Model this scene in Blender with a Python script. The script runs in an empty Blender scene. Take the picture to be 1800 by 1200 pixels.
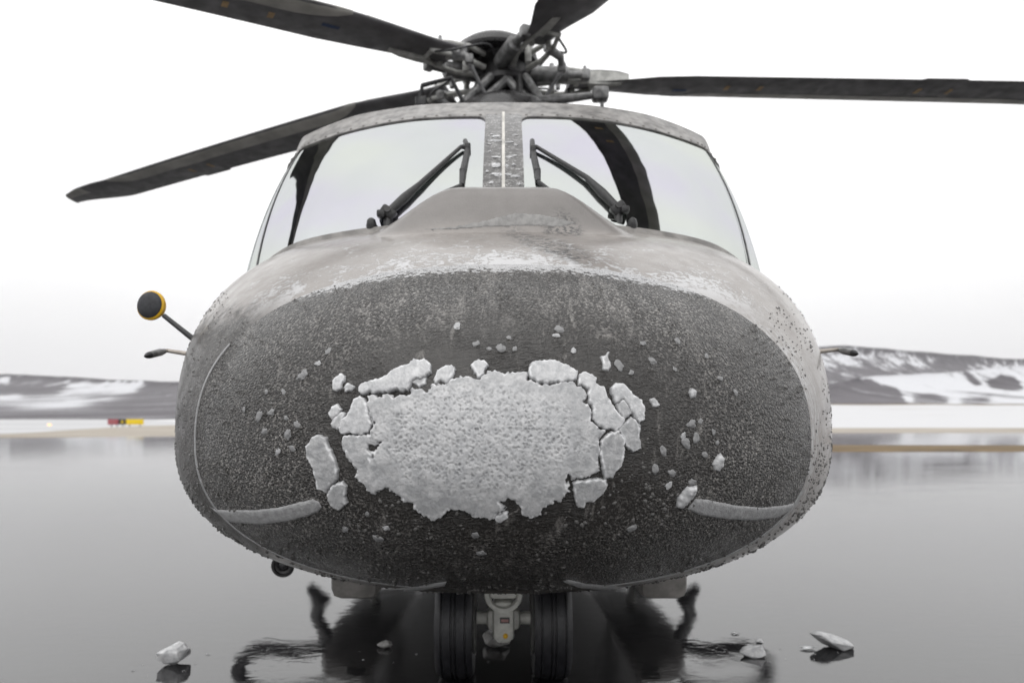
import bpy, bmesh, math, random
from mathutils import Vector, Matrix, noise
from mathutils.bvhtree import BVHTree
random.seed(7)
R = math.radians
scene = bpy.context.scene
col = scene.collection

# ------------------------------------------------------------------ camera, world, sun, exposure
EYE = Vector((0, 0, 1.6)); F = 1200.0; CX, CY = 885.0, 728.0       # lens in pixels of the 1800 px wide photograph
cam = bpy.data.cameras.new("camera"); camo = bpy.data.objects.new("camera", cam); col.objects.link(camo)
camo.location = EYE; camo.rotation_euler = (R(90), 0, 0)
cam.sensor_width = 36; cam.lens = 24; cam.shift_x = (900 - CX) / 1800; cam.shift_y = (CY - 600) / 1800
cam.clip_start = 0.05; cam.clip_end = 20000
cam.dof.use_dof = True; cam.dof.focus_distance = 2.25; cam.dof.aperture_fstop = 2.2
scene.camera = camo

world = bpy.data.worlds.new("World"); scene.world = world; world.use_nodes = True
wn = world.node_tree.nodes; wl = world.node_tree.links
bg = wn["Background"]; bg.inputs[1].default_value = 0.1
sky = wn.new("ShaderNodeTexSky"); sky.sky_type = 'NISHITA'; sky.sun_disc = False
SUN_EL, SUN_ROT = R(58), R(200)
sky.sun_elevation = SUN_EL; sky.sun_rotation = SUN_ROT; sky.dust_density = 6; sky.air_density = 1.5
hsv = wn.new("ShaderNodeHueSaturation"); hsv.inputs["Saturation"].default_value = 0.12; hsv.inputs["Value"].default_value = 1.0
wl.new(sky.outputs[0], hsv.inputs["Color"])
tc = wn.new("ShaderNodeTexCoord"); sx = wn.new("ShaderNodeSeparateXYZ"); wl.new(tc.outputs["Generated"], sx.inputs[0])
ramp = wn.new("ShaderNodeValToRGB"); wl.new(sx.outputs[2], ramp.inputs[0])
cr = ramp.color_ramp; cr.elements[0].position = 0.0; cr.elements[0].color = (0.71, 0.70, 0.717, 1)
cr.elements[1].position = 1.0; cr.elements[1].color = (1.10, 1.10, 1.10, 1)
for p_, c_ in ((.045, (.755, .75, .76)), (.12, (.80, .797, .803)), (.20, (.92, .918, .922)), (.33, (1.06, 1.06, 1.06))):
    e = cr.elements.new(p_); e.color = (*c_, 1)
sc = wn.new("ShaderNodeVectorMath"); sc.operation = 'SCALE'; wl.new(ramp.outputs[0], sc.inputs[0]); sc.inputs["Scale"].default_value = 13.5
nz = wn.new("ShaderNodeTexNoise"); nz.inputs["Scale"].default_value = 2.2; nz.inputs["Detail"].default_value = 4
mp = wn.new("ShaderNodeMapping"); mp.inputs["Scale"].default_value = (1, 1, 2.5); wl.new(tc.outputs["Generated"], mp.inputs[0]); wl.new(mp.outputs[0], nz.inputs["Vector"])
mr = wn.new("ShaderNodeMapRange"); wl.new(nz.outputs[0], mr.inputs[0]); mr.inputs[3].default_value = 0.93; mr.inputs[4].default_value = 1.07
sc2 = wn.new("ShaderNodeVectorMath"); sc2.operation = 'SCALE'; wl.new(sc.outputs[0], sc2.inputs[0]); wl.new(mr.outputs[0], sc2.inputs["Scale"])
mx = wn.new("ShaderNodeMix"); mx.data_type = 'RGBA'; mx.inputs[0].default_value = 0.9
wl.new(hsv.outputs[0], mx.inputs[6]); wl.new(sc2.outputs[0], mx.inputs[7]); wl.new(mx.outputs[2], bg.inputs[0])

sun = bpy.data.lights.new("sun", 'SUN'); suno = bpy.data.objects.new("sun", sun); col.objects.link(suno)
sun.energy = 0.5; sun.angle = R(60); sun.color = (1, 0.97, 0.93)
sd = Vector((math.sin(SUN_ROT) * math.cos(SUN_EL), math.cos(SUN_ROT) * math.cos(SUN_EL), math.sin(SUN_EL)))
suno.rotation_euler = sd.to_track_quat('Z', 'Y').to_euler()
vs = scene.view_settings; vs.view_transform = 'Standard'; vs.look = 'None'; vs.gamma = 1; vs.exposure = 0.0
try: vs.use_curve_mapping = False
except Exception: pass
scene.cycles.max_bounces = 8; scene.cycles.transparent_max_bounces = 12
scene.cycles.sample_clamp_indirect = 6

# ------------------------------------------------------------------ helpers
def ray(px, py): return Vector(((px - CX) / F, 1.0, -(py - CY) / F))
def at(px, py, Y): return EYE + ray(px, py) * Y
def atd(dx, dy, Y): return Vector((dx / F * Y, Y, 1.6 - dy / F * Y))
def sstep(a, b, x):
    if a == b: return float(x > a)
    t = max(0.0, min(1.0, (x - a) / (b - a))); return t * t * (3 - 2 * t)
def lerp(a, b, t): return a + (b - a) * t
def crom(P, u):
    n = len(P) - 1; i = min(int(u), n - 1); t = u - i
    p0 = P[i - 1] if i > 0 else P[0] * 2 - P[1]
    p1, p2 = P[i], P[i + 1]
    p3 = P[i + 2] if i + 2 <= n else P[n] * 2 - P[n - 1]
    return 0.5 * ((2 * p1) + (p2 - p0) * t + (2 * p0 - 5 * p1 + 4 * p2 - p3) * t * t + (3 * p1 - p0 - 3 * p2 + p3) * t ** 3)

class NT:                                            # tiny node-tree builder
    def __init__(s, name):
        s.m = bpy.data.materials.new(name); s.m.use_nodes = True
        s.n = s.m.node_tree.nodes; s.l = s.m.node_tree.links
        s.b = s.n["Principled BSDF"]; s.out = s.n["Material Output"]
        s.tc = s.n.new("ShaderNodeTexCoord")
    def lk(s, a, b): s.l.new(a, b)
    def val(s, inp, v):
        if hasattr(v, "is_output"): s.lk(v, inp)
        else: inp.default_value = v
    def co(s, scale=(1, 1, 1), loc=(0, 0, 0)):
        m = s.n.new("ShaderNodeMapping"); m.inputs["Scale"].default_value = scale; m.inputs["Location"].default_value = loc
        s.lk(s.tc.outputs["Object"], m.inputs[0]); return m.outputs[0]
    def noise(s, scale, detail=3, rough=0.55, vec=None, dist=0):
        t = s.n.new("ShaderNodeTexNoise"); t.inputs["Scale"].default_value = scale; t.inputs["Detail"].default_value = detail
        t.inputs["Roughness"].default_value = rough; t.inputs["Distortion"].default_value = dist
        s.lk(vec if vec is not None else s.tc.outputs["Object"], t.inputs["Vector"]); return t.outputs[0]
    def voro(s, scale, vec=None, feature='F1', rnd=1.0):
        t = s.n.new("ShaderNodeTexVoronoi"); t.feature = feature; t.inputs["Scale"].default_value = scale
        t.inputs["Randomness"].default_value = rnd
        s.lk(vec if vec is not None else s.tc.outputs["Object"], t.inputs["Vector"]); return t.outputs[0]
    def mr(s, v, a, b, c=0.0, d=1.0, smooth=True):
        t = s.n.new("ShaderNodeMapRange"); t.interpolation_type = 'SMOOTHSTEP' if smooth else 'LINEAR'
        s.val(t.inputs[0], v); s.val(t.inputs[1], a); s.val(t.inputs[2], b); s.val(t.inputs[3], c); s.val(t.inputs[4], d); return t.outputs[0]
    def math(s, op, a, b=0.0, clamp=False):
        t = s.n.new("ShaderNodeMath"); t.operation = op; t.use_clamp = clamp; s.val(t.inputs[0], a); s.val(t.inputs[1], b); return t.outputs[0]
    def mix(s, f, a, b):
        t = s.n.new("ShaderNodeMix"); t.data_type = 'RGBA'; s.val(t.inputs[0], f)
        for i, v in ((6, a), (7, b)):
            if hasattr(v, "is_output"): s.lk(v, t.inputs[i])
            else: t.inputs[i].default_value = (*v, 1)
        return t.outputs[2]
    def xyz(s):
        t = s.n.new("ShaderNodeSeparateXYZ"); s.lk(s.tc.outputs["Object"], t.inputs[0]); return t.outputs
    def bump(s, h, strength=0.5, dist=0.01, prev=None):
        t = s.n.new("ShaderNodeBump"); t.inputs["Strength"].default_value = strength; t.inputs["Distance"].default_value = dist
        s.lk(h, t.inputs["Height"])
        if prev is not None: s.lk(prev, t.inputs["Normal"])
        return t.outputs[0]
    def set(s, **k):
        for a, v in k.items():
            inp = s.b.inputs[a.replace("_", " ")]
            if isinstance(v, tuple) and len(v) == 3 and inp.type == 'RGBA': v = (*v, 1)
            s.val(inp, v)
        return s

def plain(name, c, rough=0.5, metal=0.0, var=0.25, scale=9.0, bump=0.0, bscale=60):
    t = NT(name); n = t.noise(scale, 5)
    lo = tuple(x * (1 - var) for x in c); hi = tuple(min(1, x * (1 + var)) for x in c)
    t.set(Base_Color=t.mix(t.mr(n, .3, .7), lo, hi), Roughness=t.mr(t.noise(scale * 2.3, 3), .3, .7, max(0.02, rough - .1), min(1, rough + .1)), Metallic=metal)
    if bump: t.lk(t.bump(t.noise(bscale, 3), bump, 0.004), t.b.inputs["Normal"])
    return t.m

class MB:                                            # collects shapes, builds ONE mesh object
    def __init__(s): s.v = []; s.f = []; s.mi = []
    def add(s, vs, fs, m=0):
        o = len(s.v); s.v += [Vector(p) for p in vs]; s.f += [[o + i for i in f] for f in fs]; s.mi += [m] * len(fs); return s
    def grid(s, rows, closed=False, m=0):
        n = len(rows[0]); vs = [p for r in rows for p in r]; fs = []
        for i in range(len(rows) - 1):
            for j in range(n if closed else n - 1):
                a = i * n + j; b = i * n + (j + 1) % n; fs.append((a, b, b + n, a + n))
        return s.add(vs, fs, m)
    def box(s, c, d, rot=None, m=0, bev=0.12):
        bm = bmesh.new(); bmesh.ops.create_cube(bm, size=1)
        for v in bm.verts: v.co = Vector((v.co.x * d[0], v.co.y * d[1], v.co.z * d[2]))
        if bev: bmesh.ops.bevel(bm, geom=bm.edges[:], offset=min(d) * bev, segments=2, affect='EDGES', profile=.5)
        M = Matrix.Translation(c) @ (rot.to_4x4() if rot else Matrix())
        bm.transform(M); bm.verts.index_update()
        s.add([v.co.copy() for v in bm.verts], [[v.index for v in f.verts] for f in bm.faces], m); bm.free(); return s
    def tube(s, pts, rad, n=12, m=0, cap=True):
        pts = [Vector(p) for p in pts]
        rad = rad if isinstance(rad, (list, tuple)) else [rad] * len(pts)
        rows = []; prev = None
        for i, p in enumerate(pts):
            t = (pts[min(i + 1, len(pts) - 1)] - pts[max(i - 1, 0)]).normalized()
            if prev is None: a = t.orthogonal().normalized()
            else: a = (prev - t * prev.dot(t)).normalized()
            prev = a; b = t.cross(a)
            rows.append([p + (a * math.cos(2 * math.pi * k / n) + b * math.sin(2 * math.pi * k / n)) * rad[i] for k in range(n)])
        o = len(s.v); s.grid(rows, True, m)
        if cap:
            s.f.append([o + k for k in range(n)][::-1]); s.mi.append(m)
            q = o + (len(pts) - 1) * n; s.f.append([q + k for k in range(n)]); s.mi.append(m)
        return s
    def lathe(s, c, axis, prof, n=32, m=0):          # prof: (radius, height along axis)
        c = Vector(c); ax = Vector(axis).normalized(); a = ax.orthogonal().normalized(); b = ax.cross(a)
        rows = [[c + ax * h + (a * math.cos(2 * math.pi * k / n) + b * math.sin(2 * math.pi * k / n)) * max(r, 1e-4) for k in range(n)] for r, h in prof]
        return s.grid(rows, True, m)
    def build(s, name, mats, parent=None, smooth=True, autosmooth=40):
        me = bpy.data.meshes.new(name); me.from_pydata([tuple(v) for v in s.v], [], s.f)
        mats = mats if isinstance(mats, (list, tuple)) else [mats]
        for m in mats: me.materials.append(m)
        bm = bmesh.new(); bm.from_mesh(me); bmesh.ops.recalc_face_normals(bm, faces=bm.faces[:])
        bm.to_mesh(me); bm.free()
        me.polygons.foreach_set("material_index", s.mi)
        if smooth:
            me.polygons.foreach_set("use_smooth", [True] * len(me.polygons))
            if autosmooth: me.set_sharp_from_angle(angle=R(autosmooth))
        me.update()
        o = bpy.data.objects.new(name, me); col.objects.link(o)
        if parent is not None: put_under(o, parent)
        return o
ROOTS = {}
def put_under(o, parent):
    o.parent = parent
    if parent.parent is None: o.location = -parent.location
def tag(o, label=None, cat=None, group=None, kind=None):
    if label: o["label"] = label
    if cat: o["category"] = cat
    if group: o["group"] = group
    if kind: o["kind"] = kind
    return o
def empty(name, loc, label, cat, group=None):
    o = bpy.data.objects.new(name, None); col.objects.link(o); o.location = loc; o.empty_display_size = .2
    return tag(o, label, cat, group)
def recentre(o, base=True):
    vs = [v.co for v in o.data.vertices]
    c = sum((v for v in vs), Vector()) / len(vs)
    if base: c.z = min(v.z for v in vs)
    o.data.transform(Matrix.Translation(-c)); o.location = c; return o

# ------------------------------------------------------------------ materials
YS = 2.46                                            # radome seam plane
def mat_radome():
    t = NT("radome_iced_black"); x, y, z = t.xyz()
    dxx = t.math('MULTIPLY', x, 0.62); dzz = t.math('SUBTRACT', z, 1.56)
    rr = t.math('SQRT', t.math('ADD', t.math('MULTIPLY', dxx, dxx), t.math('MULTIPLY', dzz, dzz)))
    out = t.mr(rr, 0.20, 0.52)                        # 0 near the ice cap, 1 toward the rim
    fine = t.noise(108, 3, .62); med = t.noise(140, 3, .6)
    grain = t.voro(130)
    rip = t.noise(30, 3, .55, t.co((1.1, 1.5, 3.4)), 1.4)
    patch_ = t.mr(t.noise(4.5, 3), .40, .62, .25, 1)          # glazed smooth patches between rippled ones
    h1 = t.math('MULTIPLY', t.math('SUBTRACT', 1, grain), out)
    h2 = t.math('MULTIPLY', t.math('MULTIPLY', rip, patch_), t.math('SUBTRACT', 1, t.math('MULTIPLY', out, .45)))
    b = t.bump(h2, .8, .014)
    b = t.bump(h1, 1.0, .0055, b)
    b = t.bump(t.math('MULTIPLY', med, t.mr(out, 0, 1, .12, 1)), .9, .006, b)
    white = t.math('MULTIPLY', t.mr(fine, .505, .63), t.mr(out, 0, 1, .03, .85))
    big = t.mr(t.noise(3.2, 4), .35, .7, .55, 1.1)
    white = t.math('MULTIPLY', white, big)
    white = t.math('MULTIPLY', white, t.mr(z, .95, 1.35, .45, 1))
    streak = t.mr(t.noise(6, 4, .6, t.co((2.6, 1, .30)), .4), .50, .72, 0, .50)
    white = t.math('ADD', white, t.math('MULTIPLY', t.math('MULTIPLY', streak, t.mr(fine, .38, .58, .25, 1)), t.mr(z, 1.72, 2.0)), True)
    # smears of thin melt ice low on the cone
    smear = t.math('MULTIPLY', t.mr(t.noise(9, 5, .7, t.co((1.9, 1, .6)), .6), .56, .72, 0, .6), t.mr(rr, .62, .42, 0, 1))
    white = t.math('ADD', white, smear, True)
    rimf = t.math('MULTIPLY', t.mr(y, YS - .12, YS + .01), t.mr(z, 1.95, 2.08))
    rimn = t.noise(60, 5, .68, t.co((.8, 1, 1.2)))
    rim = t.mr(t.math('ADD', t.math('MULTIPLY', rimf, .42), rimn), .72, .80)
    c = t.mix(white, (.0165, .0140, .0122), (.29, .275, .26))
    c = t.mix(t.math('MULTIPLY', rim, .9), c, (.60, .60, .61))
    t.set(Base_Color=c, Roughness=t.mr(t.noise(30, 3), .3, .7, .22, .42), IOR=1.4, Coat_Weight=.5, Coat_Roughness=.07, Normal=b)
    t.lk(b, t.b.inputs["Coat Normal"])
    return t.m
def mat_body(name, aft=False):
    t = NT(name); x, y, z = t.xyz()
    base = t.mix(t.mr(t.noise(2.2, 5), .3, .7), (.225, .203, .188), (.28, .255, .238))
    base = t.mix(t.math('MULTIPLY', t.mr(t.noise(55, 4, .7), .5, .8), .35), base, (.165, .153, .146))
    if aft:
        base = t.mix(.75, base, (.04, .038, .037))
        t.set(Base_Color=base, Roughness=.45, Coat_Weight=.25); return t.m
    d = t.math('SUBTRACT', y, YS)                     # metres aft of the seam
    # frost band behind the seam, on the top of the nose, breaking up into streaks
    st = t.noise(20, 6, .66, t.co((.9, 1.2, 1.2)), 1.8)
    st2 = t.noise(62, 4, .65, t.co((.8, 1.1, 1.2)), .8)
    sidefade = t.mr(t.math('ABSOLUTE', x), .25, 1.1, 1.0, .72)
    fall = t.math('MULTIPLY', t.mr(d, 0.0, .46, .86, .0, False), t.mr(t.noise(4.5, 3, .5, t.co((1, .6, .6))), .32, .68, .62, 1.12))
    fr = t.math('ADD', t.math('MULTIPLY', st, .62), t.math('MULTIPLY', st2, .38))
    thr = t.math('SUBTRACT', .72, t.math('MULTIPLY', fall, .34))
    frost = t.mr(t.math('SUBTRACT', fr, thr), -.012, .03)
    frost = t.math('MULTIPLY', frost, t.mr(z, 1.9, 2.1, .0, 1))
    wv = t.n.new("ShaderNodeVectorMath"); wv.operation = 'ADD'; nv = t.n.new("ShaderNodeTexNoise"); nv.inputs["Scale"].default_value = 9; nv.inputs["Detail"].default_value = 4
    t.lk(t.tc.outputs["Object"], nv.inputs["Vector"]); wsc = t.n.new("ShaderNodeVectorMath"); wsc.operation = 'SCALE'; wsc.inputs["Scale"].default_value = .16
    t.lk(nv.outputs["Color"], wsc.inputs[0]); t.lk(t.co((.7, 1.5, 1.2)), wv.inputs[0]); t.lk(wsc.outputs[0], wv.inputs[1])
    crk = t.mr(t.voro(11, wv.outputs[0], 'DISTANCE_TO_EDGE'), .045, .015)
    crk = t.math('MULTIPLY', t.math('MULTIPLY', crk, t.mr(t.noise(8, 3), .45, .6)), t.math('MULTIPLY', t.mr(d, .05, .14), t.mr(d, .48, .34)))
    frost = t.math('MAXIMUM', frost, t.math('MULTIPLY', t.math('MULTIPLY', crk, t.mr(z, 1.95, 2.15)), .9))
    side = t.math('MULTIPLY', t.mr(t.noise(40, 4, .6, t.co((1, 3, .5))), .42, .60), t.mr(d, .0, .14, .8, 0))
    side = t.math('MULTIPLY', side, t.mr(x, .7, 1.0))
    frost = t.math('MAXIMUM', frost, side)
    c = t.mix(t.math('MULTIPLY', frost, .9), base, (.52, .52, .53))
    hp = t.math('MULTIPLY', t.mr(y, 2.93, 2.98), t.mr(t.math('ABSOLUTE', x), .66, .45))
    c = t.mix(t.math('MULTIPLY', hp, .55), c, (.125, .12, .116))   # hump colour mixed toward a darker grey
    # dark wet grit: port flank, belly, and a few dark dribbles on the crown
    port = t.math('MULTIPLY', t.mr(x, -.80, -.95), t.mr(t.math('ADD', z, t.math('MULTIPLY', t.noise(22, 4), .22)), 2.20, 2.02))
    port = t.math('MULTIPLY', port, t.mr(d, .5, .9, 1, 0))
    belly = t.math('MULTIPLY', t.mr(t.math('ADD', z, t.math('MULTIPLY', t.noise(30, 4), .10)), 1.15, .98), .9)
    speck = t.mr(t.noise(108, 3, .62), .64, .52, .60, 1.0)
    dk = t.math('MULTIPLY', t.math('MAXIMUM', port, belly), speck)
    c = t.mix(dk, c, (.024, .0215, .0195))
    xx = t.math('SUBTRACT', x, .16); dy0 = t.math('SUBTRACT', y, 2.72)
    near = t.math('ADD', t.math('POWER', t.math('MULTIPLY', t.math('SUBTRACT', xx, t.math('MULTIPLY', dy0, -.55)), 7.5), 2), t.math('POWER', t.math('MULTIPLY', dy0, 3.6), 2))
    n2 = t.math('ADD', t.math('POWER', t.math('MULTIPLY', t.math('SUBTRACT', x, .26), 9), 2), t.math('POWER', t.math('MULTIPLY', t.math('SUBTRACT', y, 2.925), 14), 2))
    near = t.math('MINIMUM', near, n2)
    drb = t.math('MULTIPLY', t.mr(near, .25, 1.0, 1, 0), t.mr(t.noise(48, 4, .6, t.co((.6, 1.2, 1)), 1.5), .47, .55))
    c = t.mix(t.math('MULTIPLY', drb, .9), c, (.03, .03, .03))
    g = t.bump(t.noise(130, 3), .35, .004); g = t.bump(frost, .6, .004, g)
    g = t.bump(t.math('MULTIPLY', t.noise(105, 3), t.math('MAXIMUM', port, belly)), .9, .008, g)
    t.set(Base_Color=c, Roughness=t.mr(t.noise(14, 3), .3, .7, .28, .5), Coat_Weight=t.mr(dk, 0, 1, .55, .12), Coat_Roughness=.14, Normal=g)
    return t.m
def mat_ice(name, pits=False, bright=.72):
    t = NT(name)
    n1 = t.noise(26, 6, .66, None, .5); n2 = t.noise(95, 4, .65); n3 = t.noise(11, 3, .5)
    k = bright
    c = t.mix(t.mr(n1, .30, .70), (k * .66, k * .67, k * .69), (k * 1.08, k * 1.08, k * 1.09))     # clear and milky veins
    c = t.mix(t.math('MULTIPLY', t.mr(n2, .52, .72), .40), c, (k * .50, k * .51, k * .53))
    c = t.mix(t.math('MULTIPLY', t.mr(n3, .50, .68), .35), c, (k * .62, k * .63, k * .65))
    b = t.bump(n1, .25, .006); b = t.bump(n2, .35, .003, b); b = t.bump(t.noise(230, 2), .3, .0015, b)
    t.set(Base_Color=c, Roughness=t.mr(n2, .3, .7, .10, .38), IOR=1.31, Subsurface_Weight=.4, Subsurface_Scale=.010, Coat_Weight=.7, Coat_Roughness=.06, Normal=b)
    t.b.inputs["Subsurface Radius"].default_value = (1, 1, 1)
    al = t.n.new("ShaderNodeAttribute"); al.attribute_name = "lip"
    c = t.mix(t.math('MULTIPLY', al.outputs["Fac"], .75), c, (.86, .865, .88))  # bright edge highlights painted into the ice colour, plus paler pit walls
    at_ = t.n.new("ShaderNodeAttribute"); at_.attribute_name = "pit"          # thin ice lets the black paint through
    t.lk(t.mix(t.math('MULTIPLY', at_.outputs["Fac"], .68), c, (.13, .13, .135)), t.b.inputs["Base Color"])
    return t.m
def mat_clear_ice():
    t = NT("clear_ice"); b = t.bump(t.noise(120, 3), .4, .003)
    t.set(Base_Color=(.93, .94, .95), Roughness=.06, IOR=1.31, Transmission_Weight=.85, Normal=b); return t.m
def mat_glass():
    t = NT("coated_windshield_glass"); x, y, z = t.xyz()
    gl = t.n.new("ShaderNodeBsdfGlossy"); gl.inputs["Roughness"].default_value = .02
    band = t.math('SINE', t.math('ADD', t.math('MULTIPLY', z, 7.5), t.math('MULTIPLY', x, 2.5)))
    tint = t.mix(t.mr(band, -1, 1), (.63, .615, .69), (.66, .685, .65))
    tint = t.mix(t.mr(t.noise(1.6, 3), .35, .65), tint, (.64, .66, .66))
    t.lk(tint, gl.inputs["Color"])
    bn = t.bump(t.noise(2.0, 2), .05, .05); t.lk(bn, gl.inputs["Normal"])
    tr = t.n.new("ShaderNodeBsdfTransparent"); tr.inputs[0].default_value = (.55, .60, .58, 1)
    ms = t.n.new("ShaderNodeMixShader"); t.lk(t.math('ADD', t.math('MULTIPLY', t.noise(2.5, 2), .06), .80), ms.inputs[0])
    t.lk(tr.outputs[0], ms.inputs[1]); t.lk(gl.outputs[0], ms.inputs[2]); t.lk(ms.outputs[0], t.out.inputs[0])
    return t.m
def mat_apron():
    t = NT("wet_asphalt")
    st = t.noise(.55, 5, .6, t.co((.35, 1.6, 1)))
    wide = t.noise(.12, 4, .55, t.co((.3, 1.2, 1)))
    agg = t.noise(90, 3, .7); agg2 = t.noise(260, 2, .6)
    film = t.mr(t.noise(.8, 5, .62, t.co((.6, 1.5, 1)), .8), .36, .64)       # deeper film of water in the hollows
    c = t.mix(agg, (.006, .006, .007), (.024, .0235, .0245))
    rough = t.math('ADD', t.mr(wide, .40, .66, .0, .03), t.math('ADD', t.mr(st, .45, .75, 0.003, .06), t.mr(film, 0, 1, .02, 0)))
    b = t.bump(t.noise(7, 2, .5, t.co((1.0, 1.6, 1)), .6), .015, .05)
    b = t.bump(t.noise(38, 2, .5, t.co((.8, 1.3, 1))), .009, .02, b)
    b = t.bump(t.math('MULTIPLY', agg2, t.mr(film, 0, 1, 1, .05)), .05, .003, b)
    t.set(Base_Color=c, Roughness=rough, IOR=1.95, Normal=b)
    return t.m
M = {
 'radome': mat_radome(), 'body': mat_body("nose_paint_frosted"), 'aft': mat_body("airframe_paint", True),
 'ice': mat_ice("rime_ice", False, .47), 'icecap': mat_ice("honeycomb_ice", True, .52), 'icebright': mat_ice("bright_ice", False, .62), 'clear': mat_clear_ice(),
 'glass': mat_glass(), 'apron': mat_apron(),
 'strip': plain("lightning_strip_grey", (.31, .31, .315), .4, 0, .18, 60, .8, 160),
 'frame': plain("frame_grey", (.20, .19, .18), .45, 0, .3, 14), 'framelight': plain("frame_light_grey", (.23, .22, .212), .42, 0, .4, 12, .3, 50),
 'seal': plain("black_rubber_seal", (.018, .018, .02), .4), 'wiper': plain("wiper_black", (.02, .02, .021), .38, .0, .4, 60, .4, 120),
 'post': None, 'interior': plain("cockpit_dark", (.020, .019, .02), .8), 'visor': plain("tan_leather", (.42, .27, .11), .6),
 'blade': plain("blade_charcoal", (.125, .122, .128), .5, 0, .25, 4), 'bladelead': plain("leading_edge_metal", (.42, .41, .385), .5, .0, .2, 3),
 'bladelight': plain("blade_grey_skin", (.46, .46, .43), .45, 0, .15, 6), 'tan': plain("tan_marking", (.48, .33, .17), .6), 'bluemark': plain("blue_marking", (.03, .06, .14), .6),
 'hubdark': plain("hub_dark", (.035, .034, .035), .4, .3, .4, 12), 'hubgrey': plain("hub_grey_steel", (.19, .19, .19), .4, .4, .4, 16),
 'hublight': plain("hub_light_grey", (.44, .44, .42), .4, .1, .25, 14), 'rod': plain("rod_grey", (.27, .27, .275), .35, .3, .3, 16), 'trim': plain("pale_trim", (.62, .60, .56), .5), 'dome': plain("hub_dome_black", (.022, .021, .022), .3, 0, .3, 6),
 'tyre': plain("tyre_rubber", (.017, .017, .02), .40, 0, .25, 30, .3, 200), 'rim': plain("wheel_rim_grey", (.34, .34, .33), .4, .2),
 'strut': plain("gear_light_grey", (.62, .62, .58), .42, .0, .15, 20), 'plate': plain("data_plate", (.10, .10, .10), .5), 'platered': plain("plate_pinkish", (.55, .30, .29), .5),
 'yellow': plain("yellow_paint", (.72, .42, .02), .4, 0, .15), 'mirrorback': plain("mirror_back_black", (.028, .029, .034), .6, 0, .2, 40),
 'probe': plain("probe_tan", (.42, .38, .34), .4, .3), 'black': plain("black_metal", (.02, .02, .022), .35),
 'signred': plain("sign_red", (.30, .025, .04), .5, 0, .1), 'signblack': plain("sign_black", (.02, .02, .02), .5), 'signyellow': plain("sign_yellow", (.78, .56, .01), .5, 0, .08),
 'signink': plain("sign_white_ink", (.42, .20, .20), .5, 0, .05),
}
def mat_post():
    t = NT("centre_post_frosted")
    n = t.noise(34, 5, .7, t.co((.8, 1, 1.2)), .4); f = t.noise(95, 4, .7)
    c = t.mix(t.mr(n, .35, .62), (.028, .026, .025), (.10, .094, .09))
    c = t.mix(t.math('MULTIPLY', t.mr(f, .50, .64), t.mr(n, .42, .62)), c, (.50, .50, .50))
    t.set(Base_Color=c, Roughness=.35, Coat_Weight=.5, Normal=t.bump(n, .6, .008)); return t.m
M['post'] = mat_post(); M['film'] = plain('grey_ice_film', (.25, .245, .24), .35, 0, .2, 30, .4, 90)
M['blister'] = NT('half_clear_ice').set(Base_Color=(.34, .34, .345), Roughness=.12, IOR=1.31, Transmission_Weight=.35, Coat_Weight=.5).m
M['drop'] = NT('dark_droplet').set(Base_Color=(.10, .097, .094), Roughness=.08, IOR=1.33, Coat_Weight=.3).m  # refraction darkening of clear droplets put into their base colour

# ------------------------------------------------------------------ hull of the nose
def sec(Y):
    t = Y - 2.0
    w = 1.475 * math.sqrt(max(0, 1 - (1 - min(t, 1.35) / 1.35) ** 2))
    ht = 1.3 * math.sqrt(max(0, 1 - (1 - min(t, 1.42) / 3.55) ** 2))
    hb = 0.635 * math.sqrt(max(0, 1 - (1 - min(t, 1.0)) ** 2)) + 0.04 * sstep(3.2, 4.6, Y)
    nt = lerp(2.35, 3.2, sstep(2.46, 3.3, Y)); nb = lerp(2.35, 2.7, sstep(2.6, 3.4, Y))
    return w, 1.5, ht, hb, nt, nb
def hump(x, Y):
    a = 1 - sstep(.20, .62, abs(x + .005)); return .19 * a * sstep(2.93, 3.035, Y) * (1 - sstep(3.30, 3.6, Y))
def ring(Y, n=340):
    w, zc, ht, hb, nt, nb = sec(Y); out = []
    for k in range(n):
        a = 2 * math.pi * (k + .5) / n; c, s_ = math.cos(a), math.sin(a)
        e_ = nt if s_ > 0 else nb
        x = w * math.copysign(abs(c) ** (2 / e_), c); z = zc + (ht if s_ > 0 else hb) * math.copysign(abs(s_) ** (2 / e_), s_)
        if s_ > 0: z += hump(x, Y) * sstep(0, .5, s_)
        out.append(Vector((x, Y, z)))
    return out
def hull_top(x, Y):
    w, zc, ht, hb, nt, nb = sec(Y); return zc + ht * max(0, 1 - min(1, abs(x) / w) ** nt) ** (1 / nt)

heli = empty("helicopter", (0, 4.2, 0), "grey helicopter with a black iced nose cone, parked facing the viewer on the wet apron", "helicopter")
N1 = 90
front = [2.0 + (YS - 2.0) * (i / N1) ** 2 for i in range(1, N1 + 1)]
back = [YS + (4.6 - YS) * i / 110 for i in range(111)]
rows = [[Vector((0, 1.9999, 1.5))] * 340] + [ring(y) for y in front]
mb = MB().grid(rows[1:], True); o0 = len(mb.v); mb.v.append(Vector((0, 2.0, 1.5)))
for k in range(340): mb.f.append([o0, k, (k + 1) % 340]); mb.mi.append(0)
radome = mb.build("nose_cone", M['radome'], heli, autosmooth=None); radome["label"] = "black nose cone rough with frozen droplets"
rows_b = [ring(y) for y in back]
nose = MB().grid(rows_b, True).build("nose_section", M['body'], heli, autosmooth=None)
hv = [v for v in mb.v]; hf = [f for f in mb.f]; off = len(hv)
for r in rows_b: hv += r
for i in range(len(rows_b) - 1):
    for j in range(340):
        a = off + i * 340 + j; b = off + i * 340 + (j + 1) % 340; hf.append((a, b, b + 340, a + 340))
BVH = BVHTree.FromPolygons([tuple(v) for v in hv], hf)
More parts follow.
